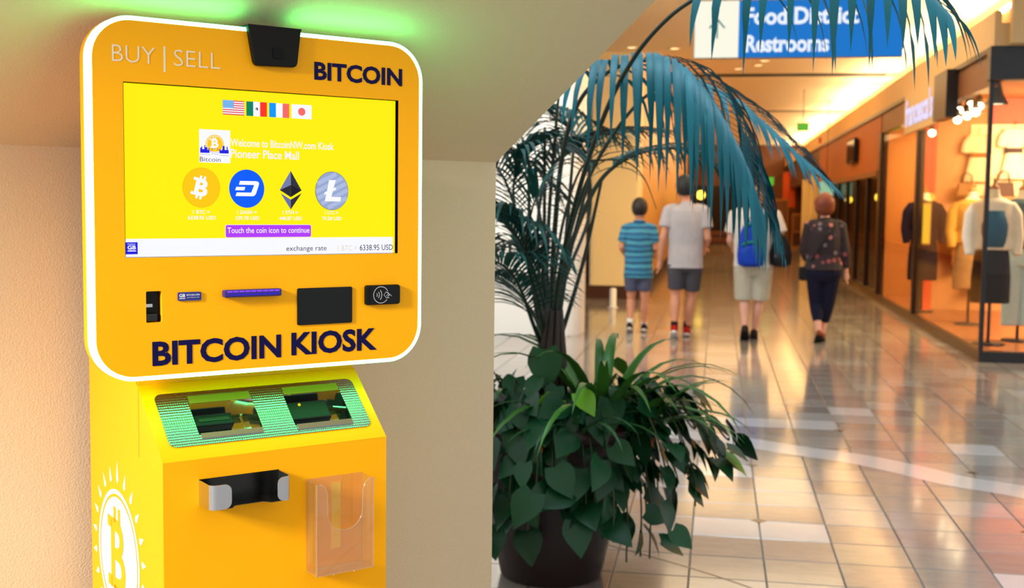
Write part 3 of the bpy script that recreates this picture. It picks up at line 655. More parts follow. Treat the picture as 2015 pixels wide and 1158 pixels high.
def ribbon(mb, P, d0, L, wmax, droop, seg=8, fold=.25, base=.25, curl=0):
    """one narrow leaf: starts at P along d0, bends down with its length; three-vertex V section"""
    p = P.copy(); d_ = d0.normalized(); vs = []; step = L / seg
    up = Vector((0, 0, 1))
    for i in range(seg + 1):
        t = i / seg
        wv = wmax * (base + (1 - base) * min(1, t / .3)) * (1 - max(0, (t - .35) / .65) ** 1.6)
        s = d_.cross(up)
        if s.length < .15: s = d_.cross(Vector((.6, -.8, 0)))
        s.normalize(); n_ = s.cross(d_).normalized()
        vs += [p - s * wv / 2 + n_ * wv * fold * .5, p - n_ * 0, p + s * wv / 2 + n_ * wv * fold * .5]
        p = p + d_ * step
        d_ = (d_ + Vector((0, 0, -1)) * droop * step * (1 + t)).normalized()
    o = 0; fs = []
    for i in range(seg):
        a = i * 3; fs += [(a, a + 1, a + 4, a + 3), (a + 1, a + 2, a + 5, a + 4)]
    return mb.add(vs, fs, None, True)
palm = empty('parlor_palm', PC + Vector((0, 0, .56)), 0, 'tall arching palm with blue green feather fronds growing from the dark pot', 'palm')
inv = lambda v: v - (PC + Vector((0, 0, .56)))
rest = MB(); n_ind = 0
def frond(ctrl, t0, n_pairs, L, wd, droop, individual, r0=.010, fwd=.55, tip=.45, sides=(1, -1), lift=.25, skip=0):
    global n_ind
    P = [inv(at(*c)) for c in ctrl]; Q = catmull(P, 8); N = len(Q)
    q = MB(); q.tube(Q, [r0 * (1 - .82 * i / (N - 1)) for i in range(N)], 7); fr_ = q.build('frond', M_stem, palm)
    for k in range(n_pairs):
        t = t0 + (1 - t0) * (k + .5) / n_pairs; x = t * (N - 1); i = min(int(x), N - 2); f_ = x - i
        p = Q[i].lerp(Q[i + 1], f_); T = (Q[min(i + 2, N - 1)] - Q[max(i - 1, 0)]).normalized()
        S = T.cross(Vector((0, 0, 1))); S = S.normalized() if S.length > .05 else Vector((1, 0, 0)); Nn = S.cross(T)
        s_t = (t - t0) / (1 - t0); prof_ = min(1, .75 + s_t * 1.8) * (1 - (1 - tip) * max(0, (s_t - .45) / .55))
        for sd_ in sides:
            ang = fwd + .5 * s_t + rnd.uniform(-.06, .06)
            d_ = (S * sd_ * math.cos(ang) + T * math.sin(ang) + Nn * lift).normalized()
            m_ = MB() if individual else rest
            ribbon(m_, p, d_, L * prof_ * rnd.uniform(.9, 1.08), wd * rnd.uniform(.85, 1.1) * (1 - .35 * s_t), droop * rnd.uniform(.85, 1.2), 8 if individual else 6)
            if individual:
                m_.build('leaflet', M_palm, fr_); n_ind += 1
    return fr_
B0 = (1082, 720, 4.55)
# the big arch in front of the concourse
frond([B0, (1085, 600, 4.55), (1092, 450, 4.50), (1108, 300, 4.42), (1140, 200, 4.35), (1200, 140, 4.28), (1275, 119, 4.20), (1340, 131, 4.12), (1392, 182, 4.05), (1435, 255, 4.0), (1468, 330, 3.97), (1490, 395, 3.95)],
      .40, 36, .62, .030, 6.5, True, .012, tip=.40)
# nearest frond, arching over the top edge towards the right
frond([B0, (1098, 560, 4.45), (1135, 390, 4.30), (1190, 225, 4.10), (1245, 118, 3.95), (1305, 45, 3.78), (1370, -4, 3.62), (1480, -62, 3.40), (1600, -85, 3.22), (1710, -76, 3.08), (1795, -40, 2.98), (1862, 22, 2.92)],
      .58, 15, .42, .032, 7, True, .011, tip=.36, lift=.05)
# right spray behind the arch
frond([B0, (1100, 560, 4.65), (1150, 370, 4.65), (1240, 220, 4.60), (1330, 160, 4.55), (1420, 185, 4.45), (1500, 245, 4.38), (1565, 305, 4.32), (1612, 350, 4.30)],
      .52, 34, .32, .021, 3.2, True, .010, fwd=.75, tip=.4)
# low arch below it
frond([B0, (1095, 600, 4.60), (1125, 480, 4.60), (1175, 365, 4.62), (1235, 312, 4.66), (1310, 292, 4.72), (1375, 305, 4.78), (1420, 340, 4.8)],
      .50, 30, .28, .02, 5, False, .014)
# fronds to the left, half behind the wall
frond([B0, (1062, 560, 4.75), (1060, 420, 4.95), (1085, 330, 5.05), (1140, 282, 5.12), (1215, 262, 5.2), (1290, 262, 5.25)], .45, 34, .34, .030, 3.5, False)
frond([B0, (1055, 560, 4.7), (1020, 430, 4.8), (985, 340, 4.9), (930, 290, 5.0), (860, 280, 5.1)], .40, 34, .46, .032, 4, False)
frond([B0, (1070, 600, 4.5), (1045, 520, 4.45), (1005, 450, 4.4), (950, 420, 4.35), (890, 430, 4.3)], .35, 34, .42, .028, 3.5, False)
frond([B0, (1060, 640, 4.6), (1030, 590, 4.7), (1000, 560, 4.8), (960, 545, 4.9), (900, 560, 5.0)], .25, 32, .36, .026, 3, False)
frond([B0, (1075, 520, 4.6), (1050, 360, 4.7), (1020, 250, 4.8), (990, 190, 4.9)], .55, 26, .36, .028, 4, False)
frond([B0, (1110, 560, 4.7), (1160, 420, 4.9), (1150, 300, 5.0), (1100, 230, 5.1), (1040, 210, 5.15)], .5, 28, .40, .030, 4, False)
frond([B0, (1050, 640, 4.45), (1020, 560, 4.35), (985, 520, 4.25), (940, 520, 4.2)], .3, 28, .34, .026, 3.2, False)
frond([B0, (1075, 640, 4.7), (1068, 560, 4.9), (1040, 500, 5.0), (1000, 480, 5.1), (960, 500, 5.2)], .4, 26, .34, .028, 3.2, False)
frond([B0, (1060, 600, 4.6), (1030, 480, 4.65), (1010, 380, 4.7), (1030, 310, 4.72), (1075, 280, 4.75), (1120, 300, 4.75)], .5, 28, .34, .028, 3.6, False)
frond([B0, (1060, 600, 4.4), (1035, 500, 4.3), (1045, 420, 4.2), (1060, 380, 4.18)], .45, 20, .30, .018, 3.2, False)
frond([B0, (1090, 560, 4.62), (1110, 430, 4.7), (1145, 330, 4.75), (1190, 315, 4.7), (1235, 320, 4.66), (1268, 352, 4.64), (1292, 412, 4.64)], .8, 0, .2, .02, 3, False, .008)
for (xa, xb, ya, yb, yy) in ((1062, 1072, 700, 250, 4.8), (1072, 1100, 700, 180, 4.75), (1090, 1165, 700, 330, 4.5), (1085, 1128, 700, 300, 4.6), (1068, 1040, 700, 330, 4.62), (1095, 1185, 690, 350, 4.7)):
    a, b2 = at(xa, ya, yy), at(xb, yb, yy); m = a.lerp(b2, .5) + Vector((rnd.uniform(-.02, .02), 0, 0)); q = MB(); q.tube([inv(p) for p in catmull([a, m, b2], 6)], [.011 - .005 * i / 12 for i in range(13)], 6); q.build('frond', M_stem, palm)
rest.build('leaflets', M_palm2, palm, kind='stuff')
q = MB()
for k in range(9):
    a = 2 * PI * k / 9; r = .05
    q.tube([(-.005 + r * math.cos(a), r * math.sin(a), 0), (-.005 + r * .8 * math.cos(a + .3), r * .8 * math.sin(a + .3), .3), (-.005 + r * .6 * math.cos(a + .5), r * .6 * math.sin(a + .5), .48)], [.018, .015, .009], 6)
q.build('trunk_clump', mat('palm_trunk', (50, 36, 22), .7, noise_amt=.3, nscale=20), palm)

# heart shaped trailing vine leaves
def heart():
    rows = [(-.02, 0), (.0, .30), (.14, .44), (.32, .46), (.52, .38), (.74, .22), (.92, .07), (1.0, .0)]
    m_ = MB(); vs = []
    for y, x in rows:
        back = -.12 if (x > .25 and y < .1) else 0
        z = -.10 * (y ** 2) * 2.0
        vs += [(-x, y + back, z + .16 * x), (0, y, z), (x, y + back, z + .16 * x)]
    fs = []
    for i in range(len(rows) - 1):
        a = i * 3; fs += [(a, a + 1, a + 4, a + 3), (a + 1, a + 2, a + 5, a + 4)]
    m_.add(vs, fs, None, True); return m_
hm = {}
for nm, mt in (('g', M_poth), ('y', M_poth_y), ('o', M_yelleaf)):
    h = heart(); h.mats = [mt]; hm[nm] = h.mesh('leaf')
poth = empty('trailing_vine', PC + Vector((0, 0, .57)), 0, 'dark green heart leaved vine spilling over the rim of the pot', 'vine')
PO = PC + Vector((0, 0, .57))
def put_leaf(pos, dirv, size, kind='g', roll=0):
    """leaf hangs from pos, its tip towards dirv, its face turned outwards"""
    o = bpy.data.objects.new('leaf', hm[kind]); COL.objects.link(o); o.parent = poth
    y = dirv.normalized(); out = (pos - PC); out.z = .25; out.normalize()
    z = (out - y * out.dot(y)); z = z.normalized() if z.length > .1 else Vector((0, 0, 1)); x = y.cross(z)
    M = Matrix((x, y, z)).transposed().to_4x4(); M = M @ Matrix.Rotation(roll, 4, 'Y')
    o.matrix_local = Matrix.Translation(pos - PO) @ M @ Matrix.Diagonal((size * .95, size, size, 1)); return o
nl = 0
def vine(a, r_out, z_end, n, zt=.13, size=(.085, .125)):
    """vine from the soil over the rim and down; leaves along it"""
    global nl
    ca, sa = math.cos(a), math.sin(a); pts = [Vector((.12 * ca, .12 * sa, 0)), Vector((.24 * ca, .24 * sa, zt)), Vector((r_out * .8 * ca, r_out * .8 * sa, zt * .75)), Vector((r_out * ca, r_out * sa, min(.02, z_end * .4))), Vector((r_out * 1.02 * ca, r_out * 1.02 * sa, z_end))]
    Q = catmull(pts, 7); q = MB(); q.tube(Q, .0035, 5); q.build('vine_stem', M_vine, poth)
    for k in range(n):
        t = .18 + .82 * (k + rnd.random() * .6) / n; p = Q[min(int(t * (len(Q) - 1)), len(Q) - 1)] + PO + Vector((rnd.uniform(-.05, .05), rnd.uniform(-.05, .05), rnd.uniform(-.02, .04)))
        aa = a + rnd.uniform(-1.1, 1.1); dv = Vector((math.cos(aa) * .7, math.sin(aa) * .7, rnd.uniform(-1.1, -.15)))
        kd = 'y' if rnd.random() < .03 else 'g'
        put_leaf(p, dv, rnd.uniform(*size), kd, rnd.uniform(-.6, .6)); nl += 1
for k in range(24):
    a = -PI * .82 + PI * .96 * k / 23                     # the half that faces the camera and the right
    vine(a + rnd.uniform(-.06, .06), rnd.uniform(.34, .43), rnd.uniform(-.48, -.12), 8, size=(.095, .14))
for a, r, z in ((-.12, .62, -.10), (.10, .60, -.02), (-.35, .58, -.22), (-.55, .54, -.30), (-.2, .55, -.02), (.25, .55, .02), (-.45, .50, -.05), (-.08, .52, -.2), (-.3, .66, -.06), (0, .66, .0)):
    vine(a, r, z, 8, .17)
for k in range(8):                                        # crown of leaves over the soil
    a = -PI + PI * 1.2 * k / 7; vine(a, rnd.uniform(.22, .32), rnd.uniform(.05, .12), 3, .22)
put_leaf(at(1072, 690, 4.25), Vector((.1, -.3, -1)), .15); put_leaf(at(1058, 880, 4.12), Vector((.2, -.2, -1)), .04, 'o'); put_leaf(at(1140, 775, 4.15), Vector((.6, -.4, -.6)), .10, 'y')
put_leaf(at(1048, 1060, 4.18), Vector((-.2, -.3, -1)), .10)
# strap leaved tufts
def tuft(name, label, px, py, Y, n, L, wd, mt, spread, droop, seed, az0=0, az1=2 * PI, cat='plant'):
    r_ = random.Random(seed); c = at(px, py, Y); c.z = .57 + .0; e_ = empty(name, c, 0, label, cat)
    for k in range(n):
        a = az0 + (az1 - az0) * (k + r_.random() * .5) / n; up = r_.uniform(.45, 1.3)
        m_ = MB(); ribbon(m_, Vector((.03 * math.cos(a), .03 * math.sin(a), .0)), Vector((math.cos(a) * spread, math.sin(a) * spread, up)), L * r_.uniform(.75, 1.15), wd * r_.uniform(.8, 1.15), droop, 9, .35, .45)
        m_.build('leaf', mt, e_)
    return e_
tuft('dracaena', 'bright green strap leaved tuft right of the palm stems', 1185, 760, 4.42, 30, .66, .042, M_strap, .5, 2.3, 3)
tuft('spider_plant', 'narrow leaved tuft at the right edge of the pot, leaning out over the floor', 1255, 770, 4.42, 18, .42, .036, M_strap, .7, 2.8, 5, -1.2, 1.6)
tuft('spider_plant', 'small dark narrow leaved tuft at the left of the pot, half behind the wall', 1010, 770, 4.5, 16, .46, .03, M_strap, .7, 2.6, 8)
tuft('fern_tuft', 'fine leaved dark tuft between the palm stems and the strap leaved plant', 1130, 770, 4.25, 16, .36, .03, M_fine, .8, 3.4, 11)
# ================================================================== people walking away
def fuse(mb, voxel, smooth=3):
    o = bpy.data.objects.new('t', mb.mesh('t')); COL.objects.link(o)
    r = o.modifiers.new('r', 'REMESH'); r.mode = 'VOXEL'; r.voxel_size = voxel; r.use_smooth_shade = True
    s = o.modifiers.new('s', 'SMOOTH'); s.iterations = smooth; s.factor = .5
    me = evalmesh(o); bpy.data.objects.remove(o)
    me.materials.clear(); return me
def fused(name, mb, voxel, mt, parent, smooth=3, **kw_):
    me = fuse(mb, voxel, smooth); me.materials.append(mt); me.polygons.foreach_set('use_smooth', [True] * len(me.polygons))
    o = bpy.data.objects.new(name, me); COL.objects.link(o); o.parent = parent; return setp(o, **kw_)
def ell(c, rx, ry, n=18, tilt=0): return [(c[0] + rx * math.cos(2 * PI * j / n), c[1] + ry * math.sin(2 * PI * j / n), c[2] + tilt * rx * math.cos(2 * PI * j / n)) for j in range(n)]
V3 = lambda p: Vector(p)
def lerp3(a, b_, t): return tuple(V3(a).lerp(V3(b_), t))
def limb(mb, pts, rads, n=12):
    Q = [V3(pts[0])]; R_ = [rads[0]]
    for i in range(len(pts) - 1):
        for s in range(1, 5): Q.append(V3(pts[i]).lerp(V3(pts[i + 1]), s / 4)); R_.append(rads[i] + (rads[i + 1] - rads[i]) * s / 4)
    mb.tube(Q, R_, n); return mb
def hand(mb, wrist, elbow, side, k, curl=.5):
    d = (V3(wrist) - V3(elbow)).normalized(); w0 = V3(wrist)
    acr = Vector((0, 1, 0)) if abs(d.y) < .8 else Vector((1, 0, 0))     # across the knuckles
    acr = (acr - d * acr.dot(d)).normalized(); palm_n = d.cross(acr) * side
    mb.tube([w0 - d * .01, w0 + d * .03 * k, w0 + d * .085 * k], [.024 * k, .034 * k, .032 * k], 10)
    for i, (o_, L) in enumerate(((-.028, .062), (-.0095, .074), (.0095, .080), (.028, .070))):
        b0 = w0 + d * .078 * k + acr * o_ * k; b1 = b0 + (d + palm_n * .25 * curl) .normalized() * L * .5 * k; b2 = b1 + (d * .8 + palm_n * curl).normalized() * L * .5 * k
        mb.tube([b0, b1, b2], [.0092 * k, .0088 * k, .0078 * k], 8)
    t0 = w0 + d * .025 * k + acr * .026 * k; t1 = t0 + (d * .6 + acr * .7 + palm_n * .2).normalized() * .038 * k; t2 = t1 + (d + palm_n * .3).normalized() * .032 * k
    mb.tube([t0, t1, t2], [.0125 * k, .0108 * k, .009 * k], 8)
def person(label, loc, J, skin, k=1.0, turn=0.0):
    e_ = empty('person', loc, turn, label, 'person')
    b_ = MB()
    hc, hr = J['head'], J['hr']
    b_.ball(hc, (hr * .74, hr * .92, hr * 1.12), 20, 14)
    b_.ball((hc[0], hc[1] + hr * .25, hc[2] - hr * .55), (hr * .55, hr * .62, hr * .58), 14, 10)             # jaw
    b_.tube([(hc[0], hc[1] + hr * .86, hc[2] + hr * .05), (hc[0], hc[1] + hr * 1.1, hc[2] - hr * .25), (hc[0], hc[1] + hr * .9, hc[2] - hr * .3)], [hr * .08, hr * .14, hr * .1], 8)   # nose
    b_.ball((hc[0], hc[1] + hr * .84, hc[2] - hr * .62), (hr * .22, hr * .1, hr * .08), 10, 6)               # lips
    for s in (-1, 1):
        b_.ball((hc[0] + s * hr * .76, hc[1] + hr * .02, hc[2] - hr * .1), (hr * .09, hr * .18, hr * .27), 8, 6)   # ears
    n0, n1 = J['neck'], (hc[0], hc[1], hc[2] - hr * .5)
    b_.tube([n0, lerp3(n0, n1, .5), n1], [.062 * k, .054 * k, .056 * k], 12)
    T_ = J['torso']; b_.rings([ell(c, rx, ry) for c, rx, ry in T_])
    for s in ('L', 'R'):
        sh, el, wr = J['sh' + s], J['el' + s], J['wr' + s]
        limb(b_, [lerp3(sh, n0, .25), sh, lerp3(sh, el, .35), el, lerp3(el, wr, .3), wr], [.05 * k, .054 * k, .047 * k, .038 * k, .040 * k, .026 * k])
        hand(b_, wr, el, -1 if s == 'L' else 1, k)
        hp, kn, an = J['hip' + s], J['kn' + s], J['an' + s]
        limb(b_, [hp, lerp3(hp, kn, .4), kn, lerp3(kn, an, .3), lerp3(kn, an, .7), an], [.085 * k, .076 * k, .054 * k, .058 * k, .040 * k, .032 * k])
        td = J.get('toe' + s, (0, 1, -.2)); tv = V3(td).normalized(); a0 = V3(an)
        b_.tube([a0 - tv * .05 * k + Vector((0, 0, -.03 * k)), a0 + Vector((0, 0, -.035 * k)), a0 + tv * .09 * k + Vector((0, 0, -.05 * k)), a0 + tv * .16 * k + Vector((0, 0, -.058 * k))], [.030 * k, .038 * k, .036 * k, .022 * k], 10)
    fused('body', b_, .0065, skin, e_, 3)
    q = MB()
    for s in (-1, 1): q = MB(); q.ball((hc[0] + s * hr * .3, hc[1] + hr * .84, hc[2] - hr * .02), hr * .1, 8, 6); q.build('eye', mat('eye_dark', (60, 40, 30), .2), e_)
    return e_
def shirt(e_, J, k, mt, sleeve, grow=.016, hem=None, name='shirt', sl_r=.062, voxel=.009):
    b_ = MB(); T_ = [(c, rx + grow, ry + grow) for c, rx, ry in J['torso'] if hem is None or c[2] > hem + .02]
    if hem is not None: T_ = [((T_[0][0][0], T_[0][0][1], hem), T_[0][1] + .008, T_[0][2] + .008)] + T_
    b_.rings([ell(c, rx, ry) for c, rx, ry in T_])
    for s in ('L', 'R'):
        sh, el, wr = J['sh' + s], J['el' + s], J['wr' + s]; n0 = J['neck']
        if sleeve <= 1: limb(b_, [lerp3(sh, n0, .55), sh, lerp3(sh, el, sleeve)], [.055 * k, (sl_r + .004) * k, (sl_r + .004) * k])
        else: limb(b_, [lerp3(sh, n0, .55), sh, el, lerp3(el, wr, sleeve - 1)], [.055 * k, (sl_r + .004) * k, sl_r * .85 * k, sl_r * .72 * k])
    b_.tube([J['neck'], lerp3(J['neck'], J['head'], .22)], [.085 * k, .066 * k], 14)
    return fused(name, b_, voxel, mt, e_, 5)
def shorts(e_, J, k, mt, frac, name='shorts', r=(.108, .098, .088), voxel=.009, grow=.014):
    b_ = MB(); T_ = [x for x in J['torso'] if x[0][2] < J['waist'] + .03]
    b_.rings([ell(c, rx + grow, ry + grow) for c, rx, ry in T_])
    for s in ('L', 'R'):
        hp, kn, an = J['hip' + s], J['kn' + s], J['an' + s]
        if frac <= 1: limb(b_, [hp, lerp3(hp, kn, frac * .5), lerp3(hp, kn, frac)], [r[0] * k, r[1] * k, r[2] * k])
        else: limb(b_, [hp, lerp3(hp, kn, .5), kn, lerp3(kn, an, (frac - 1) * .5), lerp3(kn, an, frac - 1)], [r[0] * k, r[1] * k, r[2] * k, r[2] * .9 * k, r[2] * .66 * k])
    return fused(name, b_, voxel, mt, e_, 5)
def shoe(e_, J, s, k, up, sole, sock=None, low=False):
    an = V3(J['an' + s]); tv = V3(J.get('toe' + s, (0, 1, -.2))).normalized(); dn = Vector((0, 0, -1)) - tv * (-tv.z); dn.normalize(); x_ = tv.cross(dn)
    def sec(t, w, h0, h1): c = an + tv * t * k; return [c + x_ * w * k * math.cos(a) + dn * (((h0 + h1) / 2) + (h1 - h0) / 2 * math.sin(a)) * k for a in [2 * PI * j / 12 for j in range(12)]]
    b_ = MB(); b_.rings([sec(-.075, .022, .03, .07), sec(-.06, .036, -.005, .076), sec(0, .040, -.02 if not low else .02, .078), sec(.07, .044, .012, .078), sec(.15, .044, .034, .078), sec(.19, .026, .05, .076)])
    sh_ = b_.build('shoe', up, e_)
    b_ = MB(); b_.rings([sec(-.08, .024, .068, .092), sec(-.06, .040, .066, .094), sec(.06, .048, .066, .094), sec(.15, .048, .066, .094), sec(.2, .026, .07, .092)]); b_.build('sole', sole, sh_)
    if sock: q = MB(); q.tube([an + Vector((0, 0, .07 * k)), an + Vector((0, 0, -.02 * k))], [.038 * k, .040 * k], 12); q.build('sock', sock, e_)
def hair(e_, J, mt, extra=(), grow=1.1):
    hc, hr = V3(J['head']), J['hr']; b_ = MB()
    b_.ball((hc.x, hc.y - hr * .14, hc.z + hr * .22), (hr * .80 * grow, hr * .92 * grow, hr * 1.0 * grow), 18, 12)
    for c, r_ in extra: b_.ball((hc.x + c[0] * hr, hc.y + c[1] * hr, hc.z + c[2] * hr), tuple(x * hr for x in r_), 14, 9)
    return fused('hair', b_, .009, mt, e_, 2)
def fabric(name, rgb, rough=.85): return mat(name, rgb, rough, spec=.2, noise_amt=.10, nscale=18, bump=.3, bscale=60)
M_skin = mat('skin', (206, 142, 110), .55, spec=.35, noise_amt=.05, nscale=8); M_skin2 = mat('skin_pale', (220, 164, 138), .55, spec=.35, noise_amt=.05, nscale=8)
M_hairb = mat('dark_brown_hair', (26, 15, 11), .6, noise_amt=.3, nscale=60, bump=.5, bscale=90); M_hairr = mat('auburn_hair', (120, 52, 20), .5, noise_amt=.35, nscale=40, bump=.6, bscale=70)
def torso(x, zt, zc, sw, wst, hip, d=.1, lean=0.0, n=7):
    """rings from the crotch zc to the shoulder line zt"""
    H = zt - zc; out = []
    for t, wf, df in ((0, hip * .62, .75), (.10, hip, .98), (.24, hip * .97, .98), (.42, wst, .86), (.60, (wst + sw) / 2, .95), (.78, sw * .93, 1.0), (.92, sw * .86, .86), (1.0, sw * .5, .6)):
        out.append(((x, lean * t, zc + H * t), wf, d * df))
    return out
def cloth_stripes(name, cols, scale):
    m = bpy.data.materials.new(name); m.use_nodes = True; nt = m.node_tree; b = nt.nodes['Principled BSDF']; b.inputs['Roughness'].default_value = .85
    tc = nt.nodes.new('ShaderNodeTexCoord'); sp = nt.nodes.new('ShaderNodeSeparateXYZ'); nt.links.new(tc.outputs['Object'], sp.inputs[0])
    nz = nt.nodes.new('ShaderNodeTexNoise'); nz.inputs['Scale'].default_value = 5; nt.links.new(tc.outputs['Object'], nz.inputs['Vector'])
    ma = nt.nodes.new('ShaderNodeMath'); ma.operation = 'MULTIPLY_ADD'; ma.inputs[1].default_value = .05; nt.links.new(nz.outputs['Fac'], ma.inputs[0]); nt.links.new(sp.outputs['Z'], ma.inputs[2])
    mu = nt.nodes.new('ShaderNodeMath'); mu.operation = 'MULTIPLY'; mu.inputs[1].default_value = scale; nt.links.new(ma.outputs[0], mu.inputs[0])
    fr_ = nt.nodes.new('ShaderNodeMath'); fr_.operation = 'FRACT'; nt.links.new(mu.outputs[0], fr_.inputs[0])
    cr = nt.nodes.new('ShaderNodeValToRGB'); el = cr.color_ramp.elements; el[0].position = 0; el[0].color = lin(cols[0][1]); el[1].position = cols[1][0]; el[1].color = lin(cols[1][1])
    for p, c in cols[2:]:
        x = el.new(p); x.color = lin(c)
    nt.links.new(fr_.outputs[0], cr.inputs[0]); nt.links.new(cr.outputs[0], b.inputs['Base Color']); return m
def floral(name):
    m = bpy.data.materials.new(name); m.use_nodes = True; nt = m.node_tree; b = nt.nodes['Principled BSDF']; b.inputs['Roughness'].default_value = .8
    tc = nt.nodes.new('ShaderNodeTexCoord'); vo = nt.nodes.new('ShaderNodeTexVoronoi'); vo.inputs['Scale'].default_value = 17; nt.links.new(tc.outputs['Object'], vo.inputs['Vector'])
    cr = nt.nodes.new('ShaderNodeValToRGB'); cr.color_ramp.interpolation = 'CONSTANT'; el = cr.color_ramp.elements
    el[0].position = 0; el[0].color = lin((44, 28, 34)); el[1].position = .55; el[1].color = lin((150, 70, 72))
    for p, c in ((.68, (60, 50, 66)), (.8, (196, 120, 110)), (.9, (120, 110, 112))):
        e_ = el.new(p); e_.color = lin(c)
    sx = nt.nodes.new('ShaderNodeSeparateColor'); nt.links.new(vo.outputs['Color'], sx.inputs[0]); nt.links.new(sx.outputs[0], cr.inputs[0])
    mx = nt.nodes.new('ShaderNodeMix'); mx.data_type = 'RGBA'; mr = nt.nodes.new('ShaderNodeMapRange'); mr.inputs[1].default_value = .30; mr.inputs[2].default_value = .46
    nt.links.new(vo.outputs['Distance'], mr.inputs[0]); nt.links.new(mr.outputs[0], mx.inputs[0]); nt.links.new(cr.outputs[0], mx.inputs[6]); mx.inputs[7].default_value = lin((40, 26, 32))
    nt.links.new(mx.outputs[2], b.inputs['Base Color']); return m
# --- boy in the blue striped polo
J = dict(head=(0, .0, 1.395), hr=.105, neck=(0, -.01, 1.235), torso=torso(0, 1.235, .60, .165, .145, .150, .10), waist=.72,
         shL=(-.150, -.01, 1.175), elL=(-.195, -.03, .965), wrL=(-.150, .14, .86), shR=(.150, -.01, 1.175), elR=(.190, -.02, .96), wrR=(.165, .16, .90),
         hipL=(-.075, 0, .66), knL=(-.08, .06, .37), anL=(-.085, -.03, .10), hipR=(.075, 0, .66), knR=(.075, .04, .37), anR=(.07, .10, .085), toeL=(0, .9, -.35))
p1 = person('boy in a blue striped polo shirt and grey shorts walking away', (-.865, 13.3, 0), J, M_skin, .86)
M_polo = cloth_stripes('blue_striped_polo', [(0, (40, 122, 158)), (.18, (20, 56, 104)), (.34, (60, 142, 172)), (.55, (38, 104, 148)), (.66, (24, 68, 118)), (.78, (74, 152, 176))], 7.5)
shirt(p1, J, .86, M_polo, .72, hem=.625, sl_r=.068); shorts(p1, J, .86, fabric('slate_shorts', (84, 88, 112)), .62)
q = MB(); q.tube([(0, -.01, 1.235), (0, -.005, 1.27)], [.078, .066], 14); q.build('collar', M_polo, p1)
M_sole = mat('white_rubber', (225, 220, 215), .5); M_dsh = fabric('dark_navy_shoe', (26, 28, 44)); M_whsock = fabric('white_sock', (226, 222, 216))
for s in 'LR': shoe(p1, J, s, .86, M_dsh, M_sole, M_whsock)
hair(p1, J, M_hairb)
# --- teenager in the grey T-shirt
J = dict(head=(-.02, .02, 1.63), hr=.115, neck=(0, 0, 1.445), torso=torso(0, 1.445, .72, .200, .170, .170, .115), waist=.90,
         shL=(-.185, 0, 1.385), elL=(-.245, -.06, 1.09), wrL=(-.275, .02, .83), shR=(.185, 0, 1.385), elR=(.235, -.03, 1.09), wrR=(.20, .2, .98),
         hipL=(-.09, 0, .80), knL=(-.10, .02, .46), anL=(-.10, -.10, .115), hipR=(.09, 0, .80), knR=(.075, .09, .45), anR=(.03, .14, .095), toeL=(0, .85, -.5))
p2 = person('tall boy in a plain grey T-shirt and charcoal shorts with red shoes', (-.335, 12.95, 0), J, M_skin, 1.0)
shirt(p2, J, 1.0, fabric('grey_tshirt', (176, 170, 172)), .62, hem=.765, sl_r=.074, grow=.022); shorts(p2, J, 1.0, fabric('charcoal_shorts', (74, 72, 78)), .80)
M_redsh = fabric('red_shoe', (170, 26, 24)); M_bsock = fabric('black_sock', (26, 22, 24))
for s in 'LR': shoe(p2, J, s, 1.0, M_redsh, M_sole, M_bsock)
hair(p2, J, M_hairb, [((.0, -.15, .75), (.8, .85, .6))], 1.12)
# --- man with the backpack
J = dict(head=(-.02, .03, 1.52), hr=.115, neck=(0, 0, 1.41), torso=torso(0, 1.41, .70, .215, .195, .195, .125, -.02), waist=.88,
         shL=(-.20, 0, 1.345), elL=(-.255, .02, 1.07), wrL=(-.21, .22, .98), shR=(.205, 0, 1.345), elR=(.30, -.03, 1.08), wrR=(.25, .18, .98),
         hipL=(-.095, 0, .78), knL=(-.085, .05, .44), anL=(-.075, -.10, .13), hipR=(.095, 0, .78), knR=(.08, .06, .44), anR=(.03, .10, .09), toeL=(0, .8, -.6))
p3 = person('man in a white T-shirt and khaki shorts walking with bags on his back', (.395, 12.95, 0), J, M_skin2, 1.0)
shirt(p3, J, 1.0, fabric('white_tshirt', (214, 208, 200)), .70, hem=.79, sl_r=.078, grow=.02)
shorts(p3, J, 1.0, fabric('khaki_shorts', (188, 182, 162)), 1.0, r=(.118, .112, .108))
M_blsh = fabric('brown_black_sandal', (46, 34, 28))
for s in 'LR': shoe(p3, J, s, 1.05, M_blsh, M_blk2)
hair(p3, J, mat('sandy_hair', (120, 84, 44), .6, noise_amt=.3, nscale=50))
# backpack (carried: its own thing)
bp_ = empty('backpack', (.36, 12.95 - .135, .80), 0, 'rounded blue backpack with a green trim hanging on the man in white', 'backpack')
M_bpb = fabric('blue_nylon', (16, 60, 176), .55); M_bpd = fabric('navy_nylon', (24, 34, 70), .6); M_gtr = fabric('green_webbing', (40, 150, 70), .6)
b_ = MB(); b_.rings([[(rx * math.copysign(abs(math.cos(a)) ** .7, math.cos(a)), -.085 + ry * math.copysign(abs(math.sin(a)) ** .7, math.sin(a)), z) for a in [2 * PI * j / 20 for j in range(20)]]
                     for z, rx, ry in ((.0, .08, .05), (.02, .135, .078), (.12, .148, .088), (.26, .138, .085), (.38, .115, .075), (.46, .075, .055), (.485, .03, .03))])
fused('pack_body', b_, .01, M_bpb, bp_, 3)
b_ = MB(); b_.rings([[(rx * math.cos(a), -.160 + .04 * math.sin(a), z) for a in [2 * PI * j / 14 for j in range(14)]] for z, rx in ((.03, .08), (.05, .11), (.16, .115), (.21, .09), (.225, .05))]); b_.build('front_pocket', M_bpb, bp_)
b_ = MB(); b_.tube([(-.10, -.175, .235), (-.05, -.182, .262), (.0, -.184, .268), (.06, -.18, .258), (.10, -.172, .235)], .009, 6); b_.build('pocket_zip', M_gtr, bp_)
